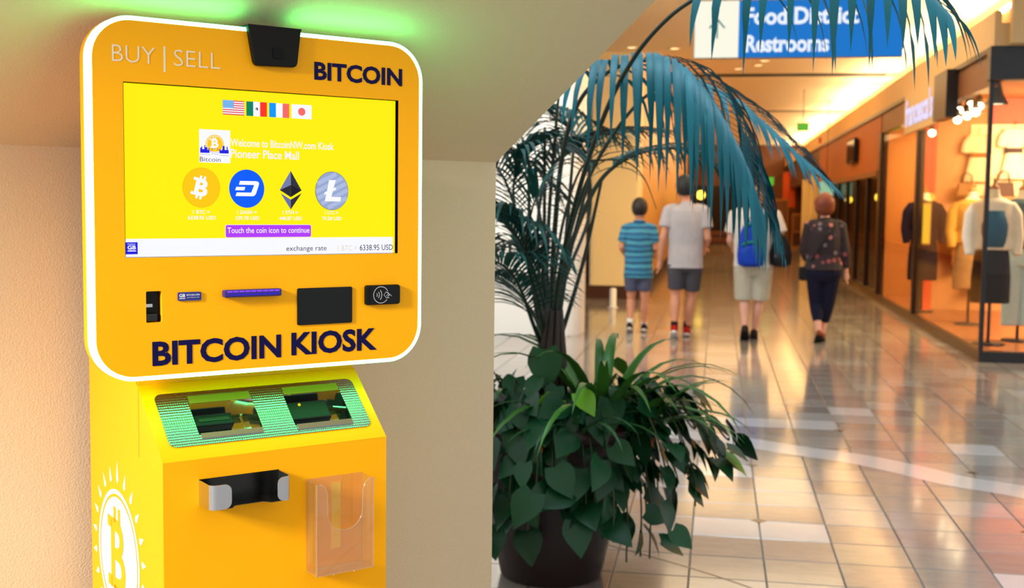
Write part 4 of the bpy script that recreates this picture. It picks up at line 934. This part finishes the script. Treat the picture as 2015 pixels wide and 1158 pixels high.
b_ = MB(); b_.tube([(-.06, -.150, .44), (0, -.158, .47), (.06, -.150, .44)], .010, 6); b_.build('top_trim', M_gtr, bp_)
b_ = MB(); b_.tube([(-.02, -.09, .47), (-.025, -.09, .52), (.025, -.09, .52), (.02, -.09, .47)], .008, 6); b_.build('grab_loop', M_bpd, bp_)
for s in (-1, 1):
    b_ = MB(); b_.tube([(s * .075 + .035, -.03, .45), (s * .10 + .035, .06, .60), (s * .12 + .035, .135, .63), (s * .14 + .035, .29, .56), (s * .17 + .035, .30, .40)], .019, 8); b_.build('shoulder_strap', M_bpd, bp_)
# shoulder bag
sb = empty('shoulder_bag', (.675, 12.88, .80), 0, 'slouchy black shoulder bag at the hip of the man in white', 'bag')
M_bag = fabric('black_bag_cloth', (26, 24, 26), .6)
b_ = MB(); b_.rings([[(rx * math.cos(a), -.03 + ry * math.sin(a), z) for a in [2 * PI * j / 18 for j in range(18)]] for z, rx, ry in ((0, .06, .05), (.03, .115, .085), (.14, .122, .09), (.24, .10, .07), (.33, .05, .05), (.36, .025, .03))])
fused('bag_body', b_, .01, M_bag, sb, 4)
b_ = MB(); b_.tube([(-.06, -.02, .28), (-.10, -.06, .42), (-.12, -.02, .54), (-.115, .05, .585), (-.10, .12, .56)], .016, 7); b_.build('bag_strap', M_bag, sb)
b_ = MB(); b_.ball((-.06, -.125, .12), (.012, .006, .014), 8, 6); b_.build('bag_tag', mat('bag_tag_pink', (150, 70, 80), .5), sb)
# --- woman in the floral blouse
J = dict(head=(-.01, .02, 1.455), hr=.108, neck=(0, 0, 1.30), torso=torso(0, 1.30, .66, .170, .160, .185, .115), waist=.84,
         shL=(-.155, 0, 1.245), elL=(-.205, .03, .98), wrL=(-.15, .18, .86), shR=(.155, 0, 1.245), elR=(.215, -.01, .97), wrR=(.235, .05, .755),
         hipL=(-.085, 0, .74), knL=(-.06, .06, .42), anL=(-.035, -.05, .115), hipR=(.085, 0, .74), knR=(.06, .08, .42), anR=(.02, .14, .085), toeL=(0, .85, -.5))
p4 = person('woman with short auburn hair in a dark floral blouse and navy trousers', (1.125, 12.85, 0), J, M_skin2, .92)
shirt(p4, J, .92, floral('floral_blouse'), 1.75, hem=.775, sl_r=.072, grow=.022, name='blouse'); shorts(p4, J, .92, fabric('navy_trousers', (20, 20, 42)), 1.62, 'trousers', r=(.108, .096, .082))
for s in 'LR': shoe(p4, J, s, .88, fabric('tan_sandal', (120, 60, 36)), M_blk2, low=True)
hair(p4, J, M_hairr, [((0, -.35, -.15), (.98, .75, .85)), ((.0, -.2, .3), (1.02, 1.05, .95))], 1.18)
cb = empty('crossbody_bag', (.925, 12.84, .66), 0, 'small black crossbody bag at the left hip of the woman in florals', 'bag')
MB().prism(rrect(-.055, .055, 0, .15, .03, 4), -.035, .035, 'y').build('bag_body', M_bag, cb, bevel=.008)
b_ = MB(); b_.tube([(.02, -.01, .14), (.09, -.115, .27), (.20, -.155, .44), (.29, -.12, .58), (.32, -.02, .655)], .009, 6); b_.build('bag_strap', M_bag, cb)
# ================================================================== hanging direction sign
M_sgnw = mat('sign_white_lit', (255, 252, 232), emit=.95); M_sgnb = mat('sign_blue_lit', (28, 132, 226), emit=.75); M_sgnt = mat('sign_lettering', (236, 244, 255), emit=1.0)
M_teal = mat('sign_arrow_teal', (30, 130, 120), .5); M_frame = mat('sign_frame', (120, 100, 90), .4)
SX0, SX1, SZ0, SZ1, SYY = at(1365, 113, 10).x, at(1775, 117, 10).x, 2.665, 3.135, 10.0
sg = empty('hanging_sign', ((SX0 + SX1) / 2, SYY, SZ0), 0, 'blue and white overhead sign pointing to the food court and restrooms', 'sign')
ox = (SX0 + SX1) / 2; xs = at(1452, 113, 10).x - ox
MB().box(SX0 - ox, SX1 - ox, -.03, .03, 0, SZ1 - SZ0).build('sign_box', M_frame, sg)
MB().box(SX0 - ox + .004, xs, -.036, -.03, .004, SZ1 - SZ0 - .004).build('arrow_panel', M_sgnw, sg, label='white arrow panel')
bpnl = MB().box(xs, SX1 - ox - .004, -.036, -.03, .004, SZ1 - SZ0 - .004).build('text_panel', M_sgnb, sg, label='blue lettered panel')
SG = lambda a, b, l: (a, -.036 - l, b)
fx_ = lambda px, py: ((lambda p: (p.x - ox, p.z - SZ0))(at(px, py, SYY - .036)))
d = Decal(SG); c = fx_(1411, 58)
d.line([(c[0], fx_(1411, 76)[1]), (c[0], fx_(1411, 40)[1])], .014, M_teal, .002); d.line([(c[0] - .062, c[1] + .01), (c[0], fx_(1411, 38)[1]), (c[0] + .062, c[1] + .01)], .014, M_teal, .003)
d.build('sign_arrow', None, sg)
def serif(d, t, x0, z0, wd, ht, mt):
    vs, fs = glyphs(t, .035); xa = min(v[0] for v in vs); xb = max(v[0] for v in vs); sx = wd / (xb - xa)
    capb = glyphs('H', .035)[0]; y0 = min(v[1] for v in capb); y1 = max(v[1] for v in capb); sy = ht / (y1 - y0)
    d.add([d.tf(x0 + (v[0] - xa) * sx, z0 + (v[1] - y0) * sy, .002) for v in vs], fs, mt)
d = Decal(SG); p, q = fx_(1466, 49), fx_(1690, 52); serif(d, 'Food District', p[0], p[1], q[0] - p[0], .14, M_sgnt); d.build('sign_lettering', None, bpnl)
d = Decal(SG); p, q = fx_(1466, 103), fx_(1631, 105); serif(d, 'Restrooms', p[0], p[1], q[0] - p[0], .14, M_sgnt); d.build('sign_lettering', None, bpnl)
for xx in (SX0 - ox + .25, SX1 - ox - .25): MB().box(xx - .012, xx + .012, -.012, .012, SZ1 - SZ0, CZ - SZ0).build('hanger_rod', M_frame, sg)

# ================================================================== ceiling downlights
M_dl = mat('downlight_lit', (255, 226, 160), emit=3.0); M_dlr = mat('downlight_ring', (236, 206, 150), .5)
LBL = ['recessed ceiling downlight nearest the sloping wall edge', 'recessed ceiling downlight left of the hanging sign', 'recessed ceiling downlight just above the palm arch', 'recessed ceiling downlight under the arrow of the sign',
       'recessed ceiling downlight below the word restrooms, the left of a close pair', 'recessed ceiling downlight below the word restrooms, the right of a close pair']
for (px, py), lb in zip([(1243, 93), (1327, 95), (1392, 138), (1453, 135), (1492, 128), (1504, 119)], LBL):
    c = flat(px, py, CZ); e_ = empty('downlight', (c.x, c.y, CZ), 0, lb, 'light', 'ceiling downlights')
    MB().lathe([(.075, -.012), (.10, -.010), (.10, .0), (.075, .0)], 20, cap=False).build('trim_ring', M_dlr, e_)
    MB().lathe([(.075, -.004), (.005, -.006)], 20).build('lens', M_dl, e_)

# ================================================================== corner shop
M_bronze = mat('dark_bronze', (44, 30, 20), .3, .6); M_blkf = mat('black_fascia', (20, 17, 18), .35); M_glass = clear_mat('shop_glass', (250, 246, 238), .012, .25)
M_shopw = mat('shop_tan_wall', (196, 132, 70), .6, noise_amt=.06, nscale=3); M_oran = mat('shop_orange_wall', (214, 70, 14), .55); M_crm = mat('shop_cream_wall', (250, 226, 172), .6)
M_sfl = mat('shop_floor', (150, 88, 44), .3, noise_amt=.15, nscale=6); M_wood = mat('honey_wood', (176, 112, 44), .4, noise_amt=.2, nscale=8)
X0 = 2.47; Y0, Y1, Y2 = 11.65, 15.6, 19.1
MB().box(X0, 6.5, Y0 - .02, Y0 + .06, 0, .10).build('trim_3', M_blkf, kind='structure')
MB().box(X0, X0 + .06, Y0 + .06, Y2, 0, .10).build('trim_4', M_bronze, kind='structure')
MB().box(X0 + .06, 6.5, Y0 + .06, Y2, 0, .09).build('floor_shop', M_sfl, kind='structure')
MB().box(X0 - .02, 6.5, Y0 - .08, Y0 + .08, 2.64, 2.95).build('trim_5', M_blkf, kind='structure')
MB().box(X0 + .02, X0 + .10, Y0 + .08, Y2, 2.60, 2.95).build('trim_6', M_brown, kind='structure')
MB().box(X0 - .015, X0 + .1, Y0 + .08, 46, 2.90, 2.95).build('trim_7', M_bronze, kind='structure')
MB().box(X0 + .06, 6.5, Y0 + .08, Y2, 2.9, 2.94).build('ceiling_shop', M_shopw, kind='structure')
def post(y, wd, name): return MB().box(X0 - .01, X0 + .09, y - wd / 2, y + wd / 2, .10, 2.60).build(name, M_bronze, kind='structure')
MB().box(X0, X0 + .04, Y0, Y0 + .04, .10, 2.64).build('trim_8', M_blkf, kind='structure'); post(Y1, .10, 'trim_9'); post(Y2, .24, 'trim_10')
def pane(name, b_): return b_.build(name, M_glass, kind='structure')
pane('window_1', MB().box(X0 + .04, 6.5, Y0 + .015, Y0 + .027, .10, 2.64)); pane('window_2', MB().box(X0 + .015, X0 + .027, Y0 + .04, Y1 - .05, .10, 2.60)); pane('window_3', MB().box(X0 + .015, X0 + .027, Y1 + .05, Y2 - .12, .10, 2.60))
PW = 16.5
MB().box(2.86, 6.5, PW, PW + .08, .09, 2.9).build('wall_shop_back', M_shopw, kind='structure')
MB().box(X0 + .1, 6.5, Y2 - .14, Y2 - .06, .09, 2.9).build('wall_shop_far', M_shopw, kind='structure')
MB().box(6.4, 6.5, Y0 + .1, Y2, .09, 2.9).build('wall_shop_side', M_shopw, kind='structure')
MB().box(at(1807, 300, 16.4).x, at(1840, 300, 16.4).x, 16.32, 16.48, .09, 2.62).build('wall_orange_column', M_oran, kind='structure')
MB().box(3.28, 5.6, PW - .03, PW, 1.62, 2.56).build('wall_cream_panel', M_crm, kind='structure')
MB().box(3.5, 5.6, PW - .05, PW, 2.56, 2.9).build('wall_orange_band', M_oran, kind='structure')
sh = empty('display_shelf', (4.4, PW - .18, 1.55), 0, 'long honey wood wall shelf inside the corner shop', 'shelf')
MB().box(-1.12, 1.2, -.15, .14, 0, .06).build('shelf_board', M_wood, sh)
for xx in (-.95, .1, 1.05): MB().prism([(-.12, 0), (.14, 0), (.14, -.12)], xx - .012, xx + .012, 'x').build('bracket', M_bronze, sh)
rail = empty('clothes_rail', (4.4, PW - .20, 1.36), 0, 'dark metal clothes rail under the wall shelf in the corner shop', 'rail')
q = MB(); q.tube([(-1.12, 0, 0), (1.2, 0, 0)], .014, 8); q.build('bar', M_bronze, rail)
for xx in (-1.05, 1.1): q = MB(); q.tube([(xx, 0, 0), (xx, .16, .02)], .010, 6); q.build('bracket', M_bronze, rail)
def garment(name, label, loc, rings_, mt, cat, sleeves=0, group=None, rz=0):
    e_ = empty(name, loc, rz, label, cat, group); b_ = MB(); b_.rings([ell((0, 0, z), rx, ry) for z, rx, ry in rings_])
    if sleeves:
        zt = rings_[-2][0]; rx = rings_[-2][1]
        for s in (-1, 1): limb(b_, [(s * rx * .7, 0, zt), (s * (rx + .05), 0, zt - .1), (s * (rx + .07), 0, zt - sleeves)], [.06, .055, .05])
    fused('cloth', b_, .014, mt, e_, 3)
    q = MB(); q.tube([(0, 0, rings_[-1][0] - .02), (0, 0, rings_[-1][0] + .05), (.02, 0, rings_[-1][0] + .075), (0, 0, rings_[-1][0] + .10)], .005, 6); q.build('hanger_hook', M_bronze, e_)
    return e_
F = fabric
for i, (px, col, ln, nm) in enumerate([(1886, (150, 80, 36), .55, 'rust brown'), (1906, (232, 216, 190), .5, 'ivory'), (1921, (120, 108, 90), .8, 'taupe'), (1950, (90, 60, 44), .7, 'dark brown'), (1988, (196, 180, 150), .7, 'oatmeal')]):
    c = at(px, 372, PW - .2); garment('blouse', '%s top hanging on the rail inside the corner shop' % nm, (c.x, PW - .2, 1.34 - .10 - ln), [(0, .13, .05), (ln * .5, .12, .05), (ln * .85, .14, .05), (ln * .96, .11, .045), (ln, .04, .03)], F('cloth_%d' % i, col), 'top', .28, 'tops on the rail', rz=1.0)
for px, col, ln, nm, zt in ((1925, (236, 216, 170), .62, 'cream belted', 2.42), (1996, (240, 228, 206), .66, 'pale patterned', 2.50)):
    c = at(px, 280, PW - .10); e_ = garment('wall_dress', '%s dress pinned to the cream wall above the shelf' % nm, (c.x, PW - .10, zt - ln), [(0, .17, .04), (ln * .4, .12, .045), (ln * .6, .09, .04), (ln * .85, .13, .045), (ln * .97, .10, .04), (ln, .05, .03)], F('dress_' + nm.split()[0], col), 'dress', .22)
    b_ = MB(); b_.rings([ell((0, 0, z), .112, .052) for z in (ln * .52, ln * .62)]); b_.build('belt', F('belt_%d' % px, (150, 92, 40) if px < 1950 else (90, 66, 60)), e_)
def handbag(label, loc, col, s=1):
    e_ = empty('handbag', loc, 0, label, 'bag'); MB().prism([(-.13 * s, 0), (.13 * s, 0), (.11 * s, .17 * s), (-.11 * s, .17 * s)], -.05 * s, .05 * s, 'y').build('bag_body', F('bag_%d' % col[0], col, .5), e_, bevel=.015)
    q = MB(); q.tube([(-.07 * s, 0, .16 * s), (-.06 * s, 0, .27 * s), (0, 0, .31 * s), (.06 * s, 0, .27 * s), (.07 * s, 0, .16 * s)], .010 * s, 6); q.build('bag_handle', F('bag_handle', (70, 40, 24), .5), e_)
handbag('tan handbag on the left end of the shop shelf', (at(1903, 340, PW - .2).x, PW - .2, 1.61), (150, 100, 50)); handbag('dark brown handbag on the shop shelf beside the pale dress', (at(1975, 340, PW - .2).x, PW - .2, 1.61), (92, 60, 42), 1.1)
def mannequin(label, px, Y, top, low, pants, topname, hem=.95, extra=None):
    c = at(px, 600, Y); e_ = empty('mannequin', (c.x, Y, .09), 0, label, 'mannequin'); zb = .0
    MB().lathe([(.15, 0), (.16, .008), (.15, .02), (.03, .03)], 24).build('stand_base', M_bronze, e_)
    q = MB(); q.tube([(0, 0, .02), (0, 0, .9)], .016, 10); q.build('stand_pole', M_bronze, e_)
    b_ = MB(); b_.rings([ell((0, 0, z), rx, ry) for z, rx, ry in ((.82, .10, .09), (.90, .165, .11), (1.05, .14, .10), (1.18, .15, .105), (1.32, .175, .11), (1.42, .17, .09), (1.46, .09, .06), (1.50, .055, .055), (1.56, .05, .05))])
    fused('form', b_, .012, F('linen_form', (236, 220, 190)), e_, 2)
    q = MB(); q.lathe([(.05, 1.555), (.052, 1.57), (.02, 1.60), (.012, 1.63), (.02, 1.65), (.004, 1.67)], 14); q.build('neck_cap', M_wood, e_)
    b_ = MB(); b_.rings([ell((0, 0, z), rx, ry) for z, rx, ry in ((hem, .19, .13), (1.10, .165, .12), (1.32, .19, .125), (1.42, .185, .105), (1.465, .10, .07))])
    for s in (-1, 1): limb(b_, [(s * .15, 0, 1.40), (s * .215, 0, 1.30), (s * .24, -.02, 1.08), (s * .22, -.06, .90)], [.06, .062, .056, .045])
    fused('top', b_, .012, top, e_, 4, label=topname)
    b_ = MB()
    if pants:
        b_.rings([ell((0, 0, z), rx, .11) for z, rx in ((.78, .14), (.84, .175), (1.0, .15))])
        for s in (-1, 1): limb(b_, [(s * .08, 0, .84), (s * .085, 0, .5), (s * .085, 0, .16)], [.10, .085, .082])
    else: b_.rings([ell((0, 0, z), rx, .12) for z, rx in ((.42, .19), (.7, .19), (.9, .17), (1.0, .15))])
    fused('trousers' if pants else 'skirt', b_, .012, low, e_, 4)
    if extra:
        b_ = MB(); b_.rings([ell((0, -.02, z), rx, .125) for z, rx in ((.98, .13), (1.2, .15), (1.34, .12))]); b_.build('scarf', extra, e_)
    return e_
mannequin('mannequin with a denim blue scarf over a white blouse and dark skirt', 1947, 12.35, F('white_blouse', (236, 226, 210)), F('dark_skirt', (26, 16, 14)), False, 'white blouse', extra=F('denim_scarf', (40, 92, 128)))
mannequin('mannequin in pale blue jeans at the right edge of the shop window', 2004, 12.75, F('teal_cardigan', (66, 84, 88)), F('pale_jeans', (190, 220, 228)), True, 'dark teal cardigan')
mannequin('mannequin in an ochre top and tan skirt further inside the corner shop', 1905, 14.4, F('ochre_top', (190, 140, 60)), F('tan_skirt', (170, 126, 80)), False, 'ochre top')
mannequin('mannequin in a black dress beside the orange column in the shop', 1812, 16.0, F('black_dress', (34, 22, 34)), F('black_dress2', (30, 20, 30)), False, 'black dress')
# warm leaves scattered on the window plinth: each its own
M_lf = mat('orange_paper_leaf', (240, 130, 60), .6)
rl = random.Random(4); lb_ = MB().add([(0, -.5, 0), (.35, -.1, .05), (.2, .4, .02), (0, .55, .06), (-.2, .4, .02), (-.35, -.1, .05), (0, 0, 0)], [(0, 1, 6), (1, 2, 6), (2, 3, 6), (3, 4, 6), (4, 5, 6), (5, 0, 6)]); lb_.mats = [M_lf]; lm_ = lb_.mesh('paper_leaf')
for k in range(34):
    o = bpy.data.objects.new('paper_leaf', lm_); COL.objects.link(o); s = rl.uniform(.07, .13); o.scale = (s, s, s); o.location = (rl.uniform(2.6, 3.35), rl.uniform(11.8, 12.9), .094); o.rotation_euler = (0, 0, rl.uniform(0, 6))
    setp(o, 'orange paper leaf strewn on the floor of the corner shop window', 'leaf', 'paper leaves in the shop window')
# shop lamps
M_sp = mat('spot_lit', (255, 238, 200), emit=14); M_spb = mat('spot_housing', (60, 52, 46), .4, .5)
tr = empty('track_light', (0, 0, 0), 0, 'track of small bright spotlights under the ceiling of the corner shop', 'light')
pts = [at(px, py, Yq) for px, py, Yq in ((1884, 236, 14.6), (1903, 228, 14.2), (1920, 221, 13.8), (1888, 217, 16.0), (1906, 213, 15.6), (1911, 206, 14.9), (1928, 209, 14.6), (1834, 262, 15.9))]
for p in pts:
    q = MB(); q.tube([p + Vector((0, .01, .03)), p + Vector((.0, .05, .12))], [.04, .032], 12); h_ = q.build('spot_head', M_spb, tr)
    q = MB(); q.ball(p, (.045, .03, .045), 12, 8); q.build('bulb', M_sp, h_)
    q = MB(); q.tube([p + Vector((0, .05, .11)), Vector((p.x, p.y + .05, 2.9))], .008, 6); q.build('stem', M_spb, h_)
MB().box(min(p.x for p in pts), max(p.x for p in pts), 13.7, 13.74, 2.87, 2.9).build('track_bar', M_spb, tr)
pl_ = at(1962, 190, 12.3); pe = empty('pendant_lamp', (pl_.x, 12.3, pl_.z - .08), 0, 'grey green metal pendant lamp hanging behind the corner glass', 'lamp')
MB().lathe([(.11, 0), (.105, .02), (.06, .10), (.035, .20), (.03, .26), (.012, .28)], 20, cap=False).build('lamp_shade', mat('lamp_grey_green', (110, 124, 112), .35, .4), pe)
MB().lathe([(.095, .012), (.005, .02)], 18).build('bulb', mat('pendant_lit', (255, 240, 205), emit=5), pe)
q = MB(); q.tube([(0, 0, .27), (0, 0, 2.9 - pl_.z + .08)], .006, 6); q.build('cord', M_blk, pe)
area('shop_lamp', (4.0, 13.6, 2.85), (4.0, 14.4, 0.8), 1.6, 520, (1.0, .80, .48), 2.2); area('shop_lamp', (4.4, 14.8, 2.82), (4.3, 16.5, 1.9), .8, 150, (1.0, .80, .46), 1.6); area('shop_lamp', (3.6, 17.8, 2.85), (3.6, 17.8, 0), 1.2, 130, (1.0, .66, .3))
# shop name on the side fascia
ns = empty('shop_sign', (X0 - .03, 15.3, 2.40), 0, 'pale lit script shop name on the beige fascia of the corner shop', 'sign')
MB().box(-.02, .04, -1.25, 1.15, .02, .53).build('sign_board', M_bulk, ns); M_let = mat('letter_lavender', (214, 214, 255), emit=1.1)
d = Decal(lambda a, b, l: (-.02 - l, -a, b)); d.text("francesca's", -.98, .10, 2.0, .36, M_let, .03, .012, shear=.0); d.build('sign_lettering', None, ns)
MB().box(X0 - .10, X0 + .02, 13.25, 14.0, 2.42, 2.93).build('trim_11', M_blkf, kind='structure')
ad = empty('display_lightbox', (at(1818, 430, 15.7).x, 15.7, 1.0), 0, 'glowing yellow display panel beside the black dress in the shop', 'display')
MB().box(-.075, .075, -.02, .02, 0, .50).build('panel', mat('yellow_glow', (255, 205, 60), emit=1.3), ad); MB().box(-.085, .085, -.015, .025, -.02, .52).build('panel_frame', M_wood, ad)

# ================================================================== second shop front further on
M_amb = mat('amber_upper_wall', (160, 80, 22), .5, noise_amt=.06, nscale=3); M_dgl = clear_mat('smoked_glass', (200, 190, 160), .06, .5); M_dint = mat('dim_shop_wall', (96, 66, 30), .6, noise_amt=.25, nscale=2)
MB().box(X0 + .02, X0 + .2, Y2 + .12, 30.5, 2.0, 2.92).build('wall_shop_two', M_amb, kind='structure')
MB().box(X0 - .03, X0 + .22, Y2 + .12, 30.5, 1.94, 2.02).build('trim_12', M_brown, kind='structure')
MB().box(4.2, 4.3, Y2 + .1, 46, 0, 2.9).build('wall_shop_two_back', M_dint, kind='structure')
for i in range(7):
    ya, yb = Y2 + .12 + i * 1.62, Y2 + .12 + (i + 1) * 1.62
    pane('window_%d' % (4 + i), MB().box(X0 + .05, X0 + .062, ya + .03, yb - .03, .12, 1.94)); MB().box(X0 + .02, X0 + .10, yb - .04, yb + .04, 0, 1.94).build('trim_%d' % (13 + i), M_bronze, kind='structure')
MB().box(X0 + .02, X0 + .10, Y2 + .12, 30.5, 0, .12).build('trim_20', M_bronze, kind='structure')
tv = at(1663, 300, 0.01 + 22.6); te = empty('wall_monitor', (X0 - .04, 22.7, 2.26), 0, 'black monitor mounted on the amber wall above the second shop front', 'monitor')
MB().box(-.03, .03, -.62, .62, 0, .44).build('monitor_body', M_blk, te); MB().box(-.034, -.03, -.59, .59, .03, .41).build('monitor_screen', mat('dead_screen', (12, 10, 10), .1), te); MB().box(.03, .07, -.1, .1, .12, .32).build('wall_bracket', M_bronze, te)
M_glb = mat('globe_lit', (255, 214, 70), emit=3.2)
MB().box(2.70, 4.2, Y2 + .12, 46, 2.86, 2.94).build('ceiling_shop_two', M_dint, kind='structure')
def sconce(label, p, r=.085, top=2.86):
    e_ = empty('globe_lamp', p, 0, label, 'lamp', None); b_ = MB(); b_.ball((0, 0, 0), r, 16, 10); b_.build('globe', M_glb, e_); q = MB(); q.tube([(0, 0, r), (0, 0, top - p.z)], .008, 6); q.build('stem', M_bronze, e_)
    q = MB(); q.lathe([(.04, r - .01), (.03, r + .03), (.01, r + .04)], 12); q.build('cap', M_bronze, e_)
sconce('yellow globe lamp glowing in the second shop, right of the auburn haired woman', Vector((2.95, 27.9, 1.62))); sconce('yellow globe lamp glowing beside the thick dark post of the second shop', Vector((2.85, 21.9, 1.63)))
sconce('small yellow globe lamp left of the auburn haired woman, beyond the cream pilasters', Vector((2.8, 33.5, 1.62))); sconce('yellow globe lamp between the tall boy and the man with the backpack', at(1379, 384, 32), .12, CZ)
for i, y in enumerate((31.0, 34.2)): MB().box(X0 - .12, X0 + .18, y - .16, y + .16, 0, 2.2 if i else 2.3).build('wall_pilaster_%d' % (i + 1), M_cream, kind='structure')
MB().box(X0 + .02, X0 + .2, 30.5, 46, 2.1, 2.92).build('wall_shop_three', M_red, kind='structure')
# green signs
M_exit = mat('exit_green', (96, 190, 60), emit=.9); M_pgr = mat('pale_green_lit', (170, 214, 172), emit=.75)
def gsign(name, label, px, py, Y, wd, ht, mt):
    p = at(px, py, Y); e_ = empty(name, (p.x, Y, p.z - ht / 2), 0, label, 'sign'); MB().box(-wd / 2, wd / 2, -.03, .03, 0, ht).build('sign_face', mt, e_); MB().box(-wd / 2 - .01, wd / 2 + .01, -.02, .04, -.01, ht + .01).build('sign_case', M_frame, e_)
    q = MB(); q.tube([(0, 0, ht), (0, 0, CZ - p.z + ht / 2)], .01, 6); q.build('hanger_rod', M_frame, e_)
gsign('exit_sign', 'small green exit sign hanging from the bright ceiling', 1580, 250, 24, .21, .14, M_exit); gsign('exit_sign', 'tiny green lit sign far down the concourse above the man in white', 1515, 357, 36, .22, .24, M_exit)
gsign('shop_sign', 'pale green lit sign above the auburn haired woman', 1626, 371, 26.5, .30, .30, M_pgr)
al = at(1607, 273, 30); e_ = empty('alarm_lamp', (X0 - .005, 30, 3.02), 0, 'small red alarm box on the beige bulkhead', 'alarm'); MB().box(-.05, 0, -.07, .07, 0, .13).build('case', mat('alarm_red', (190, 60, 30), .5), e_); q = MB(); q.ball((-.05, 0, .09), (.02, .04, .03), 10, 6); q.build('lens', mat('alarm_lens', (230, 180, 150), .2), e_)
ws = at(1156, 376, 17.4); e_ = empty('lit_notice', (ws.x, 19.9, 1.55), 0, 'small lavender lit notice on the dark wall left of the cream wall', 'sign'); MB().box(-.14, .14, -.03, .05, 0, .22).build('face', mat('lavender_lit', (206, 196, 250), emit=.9), e_); MB().box(-.15, .15, -.02, .06, -.01, .23).build('case', M_frame, e_)
wp = flat(1206, 606); e_ = empty('white_stub_post', (wp.x, wp.y, 0), 0, 'short white post standing before the cream wall', 'post'); MB().lathe([(.055, 0), (.055, .01), (.045, .02), (.045, .26), (.03, .275), (.005, .28)], 16).build('post_shaft', M_whitew, e_); MB().lathe([(.07, 0), (.07, .012), (.05, .014)], 16).build('post_base', M_sole, e_)

# ================================================================== far end of the concourse
M_endd = mat('dim_opening', (30, 16, 10), .7); M_endw = mat('end_brown_wall', (110, 62, 26), .5, noise_amt=.3, nscale=1.2)
MB().box(-1.6, 4.3, 46, 46.2, 0, CZ + .1).build('wall_end', M_endw, kind='structure')
MB().box(at(1345, 430, 45.9).x, at(1452, 430, 45.9).x, 45.85, 46.0, 0, 2.2).build('door_1', M_endd, kind='structure')
stp = empty('far_steps', (at(1405, 430, 44).x, 44.0, 0), 0, 'low brown steps at the dark far end of the concourse', 'steps')
for k in range(4): MB().box(-.95, .95, k * .4, 1.8, k * .12, (k + 1) * .12).build('step', M_brown if k % 2 else M_red, stp)
kx = at(1553, 370, 43).x; e_ = empty('shop_banner', (kx, 43, 1.5), 0, 'upright orange banner far down the concourse', 'banner'); MB().box(-.22, .22, -.02, .02, -.1, 1.15).build('cloth', mat('banner_orange', (220, 84, 20), .6), e_); q = MB(); q.tube([(0, .03, -1.5), (0, .03, 1.2)], .02, 6); q.build('pole', M_bronze, e_)
for px, wd, h, nm in ((1530, .7, 1.7, 'left of'), (1572, .5, 1.2, 'right of')):
    c = at(px, 440, 42); e_ = empty('display_cabinet', (c.x, 42, 0), 0, 'brown display cabinet far down the concourse, %s the orange banner' % nm, 'cabinet')
    MB().box(-wd / 2, wd / 2, -.2, .2, 0, h).build('carcass', M_wood, e_); MB().box(-wd / 2 + .05, wd / 2 - .05, -.22, -.2, .1, h * .45).build('door', M_red, e_); MB().box(-wd / 2 + .05, wd / 2 - .05, -.22, -.2, h * .5, h - .06).build('door', M_brown, e_)
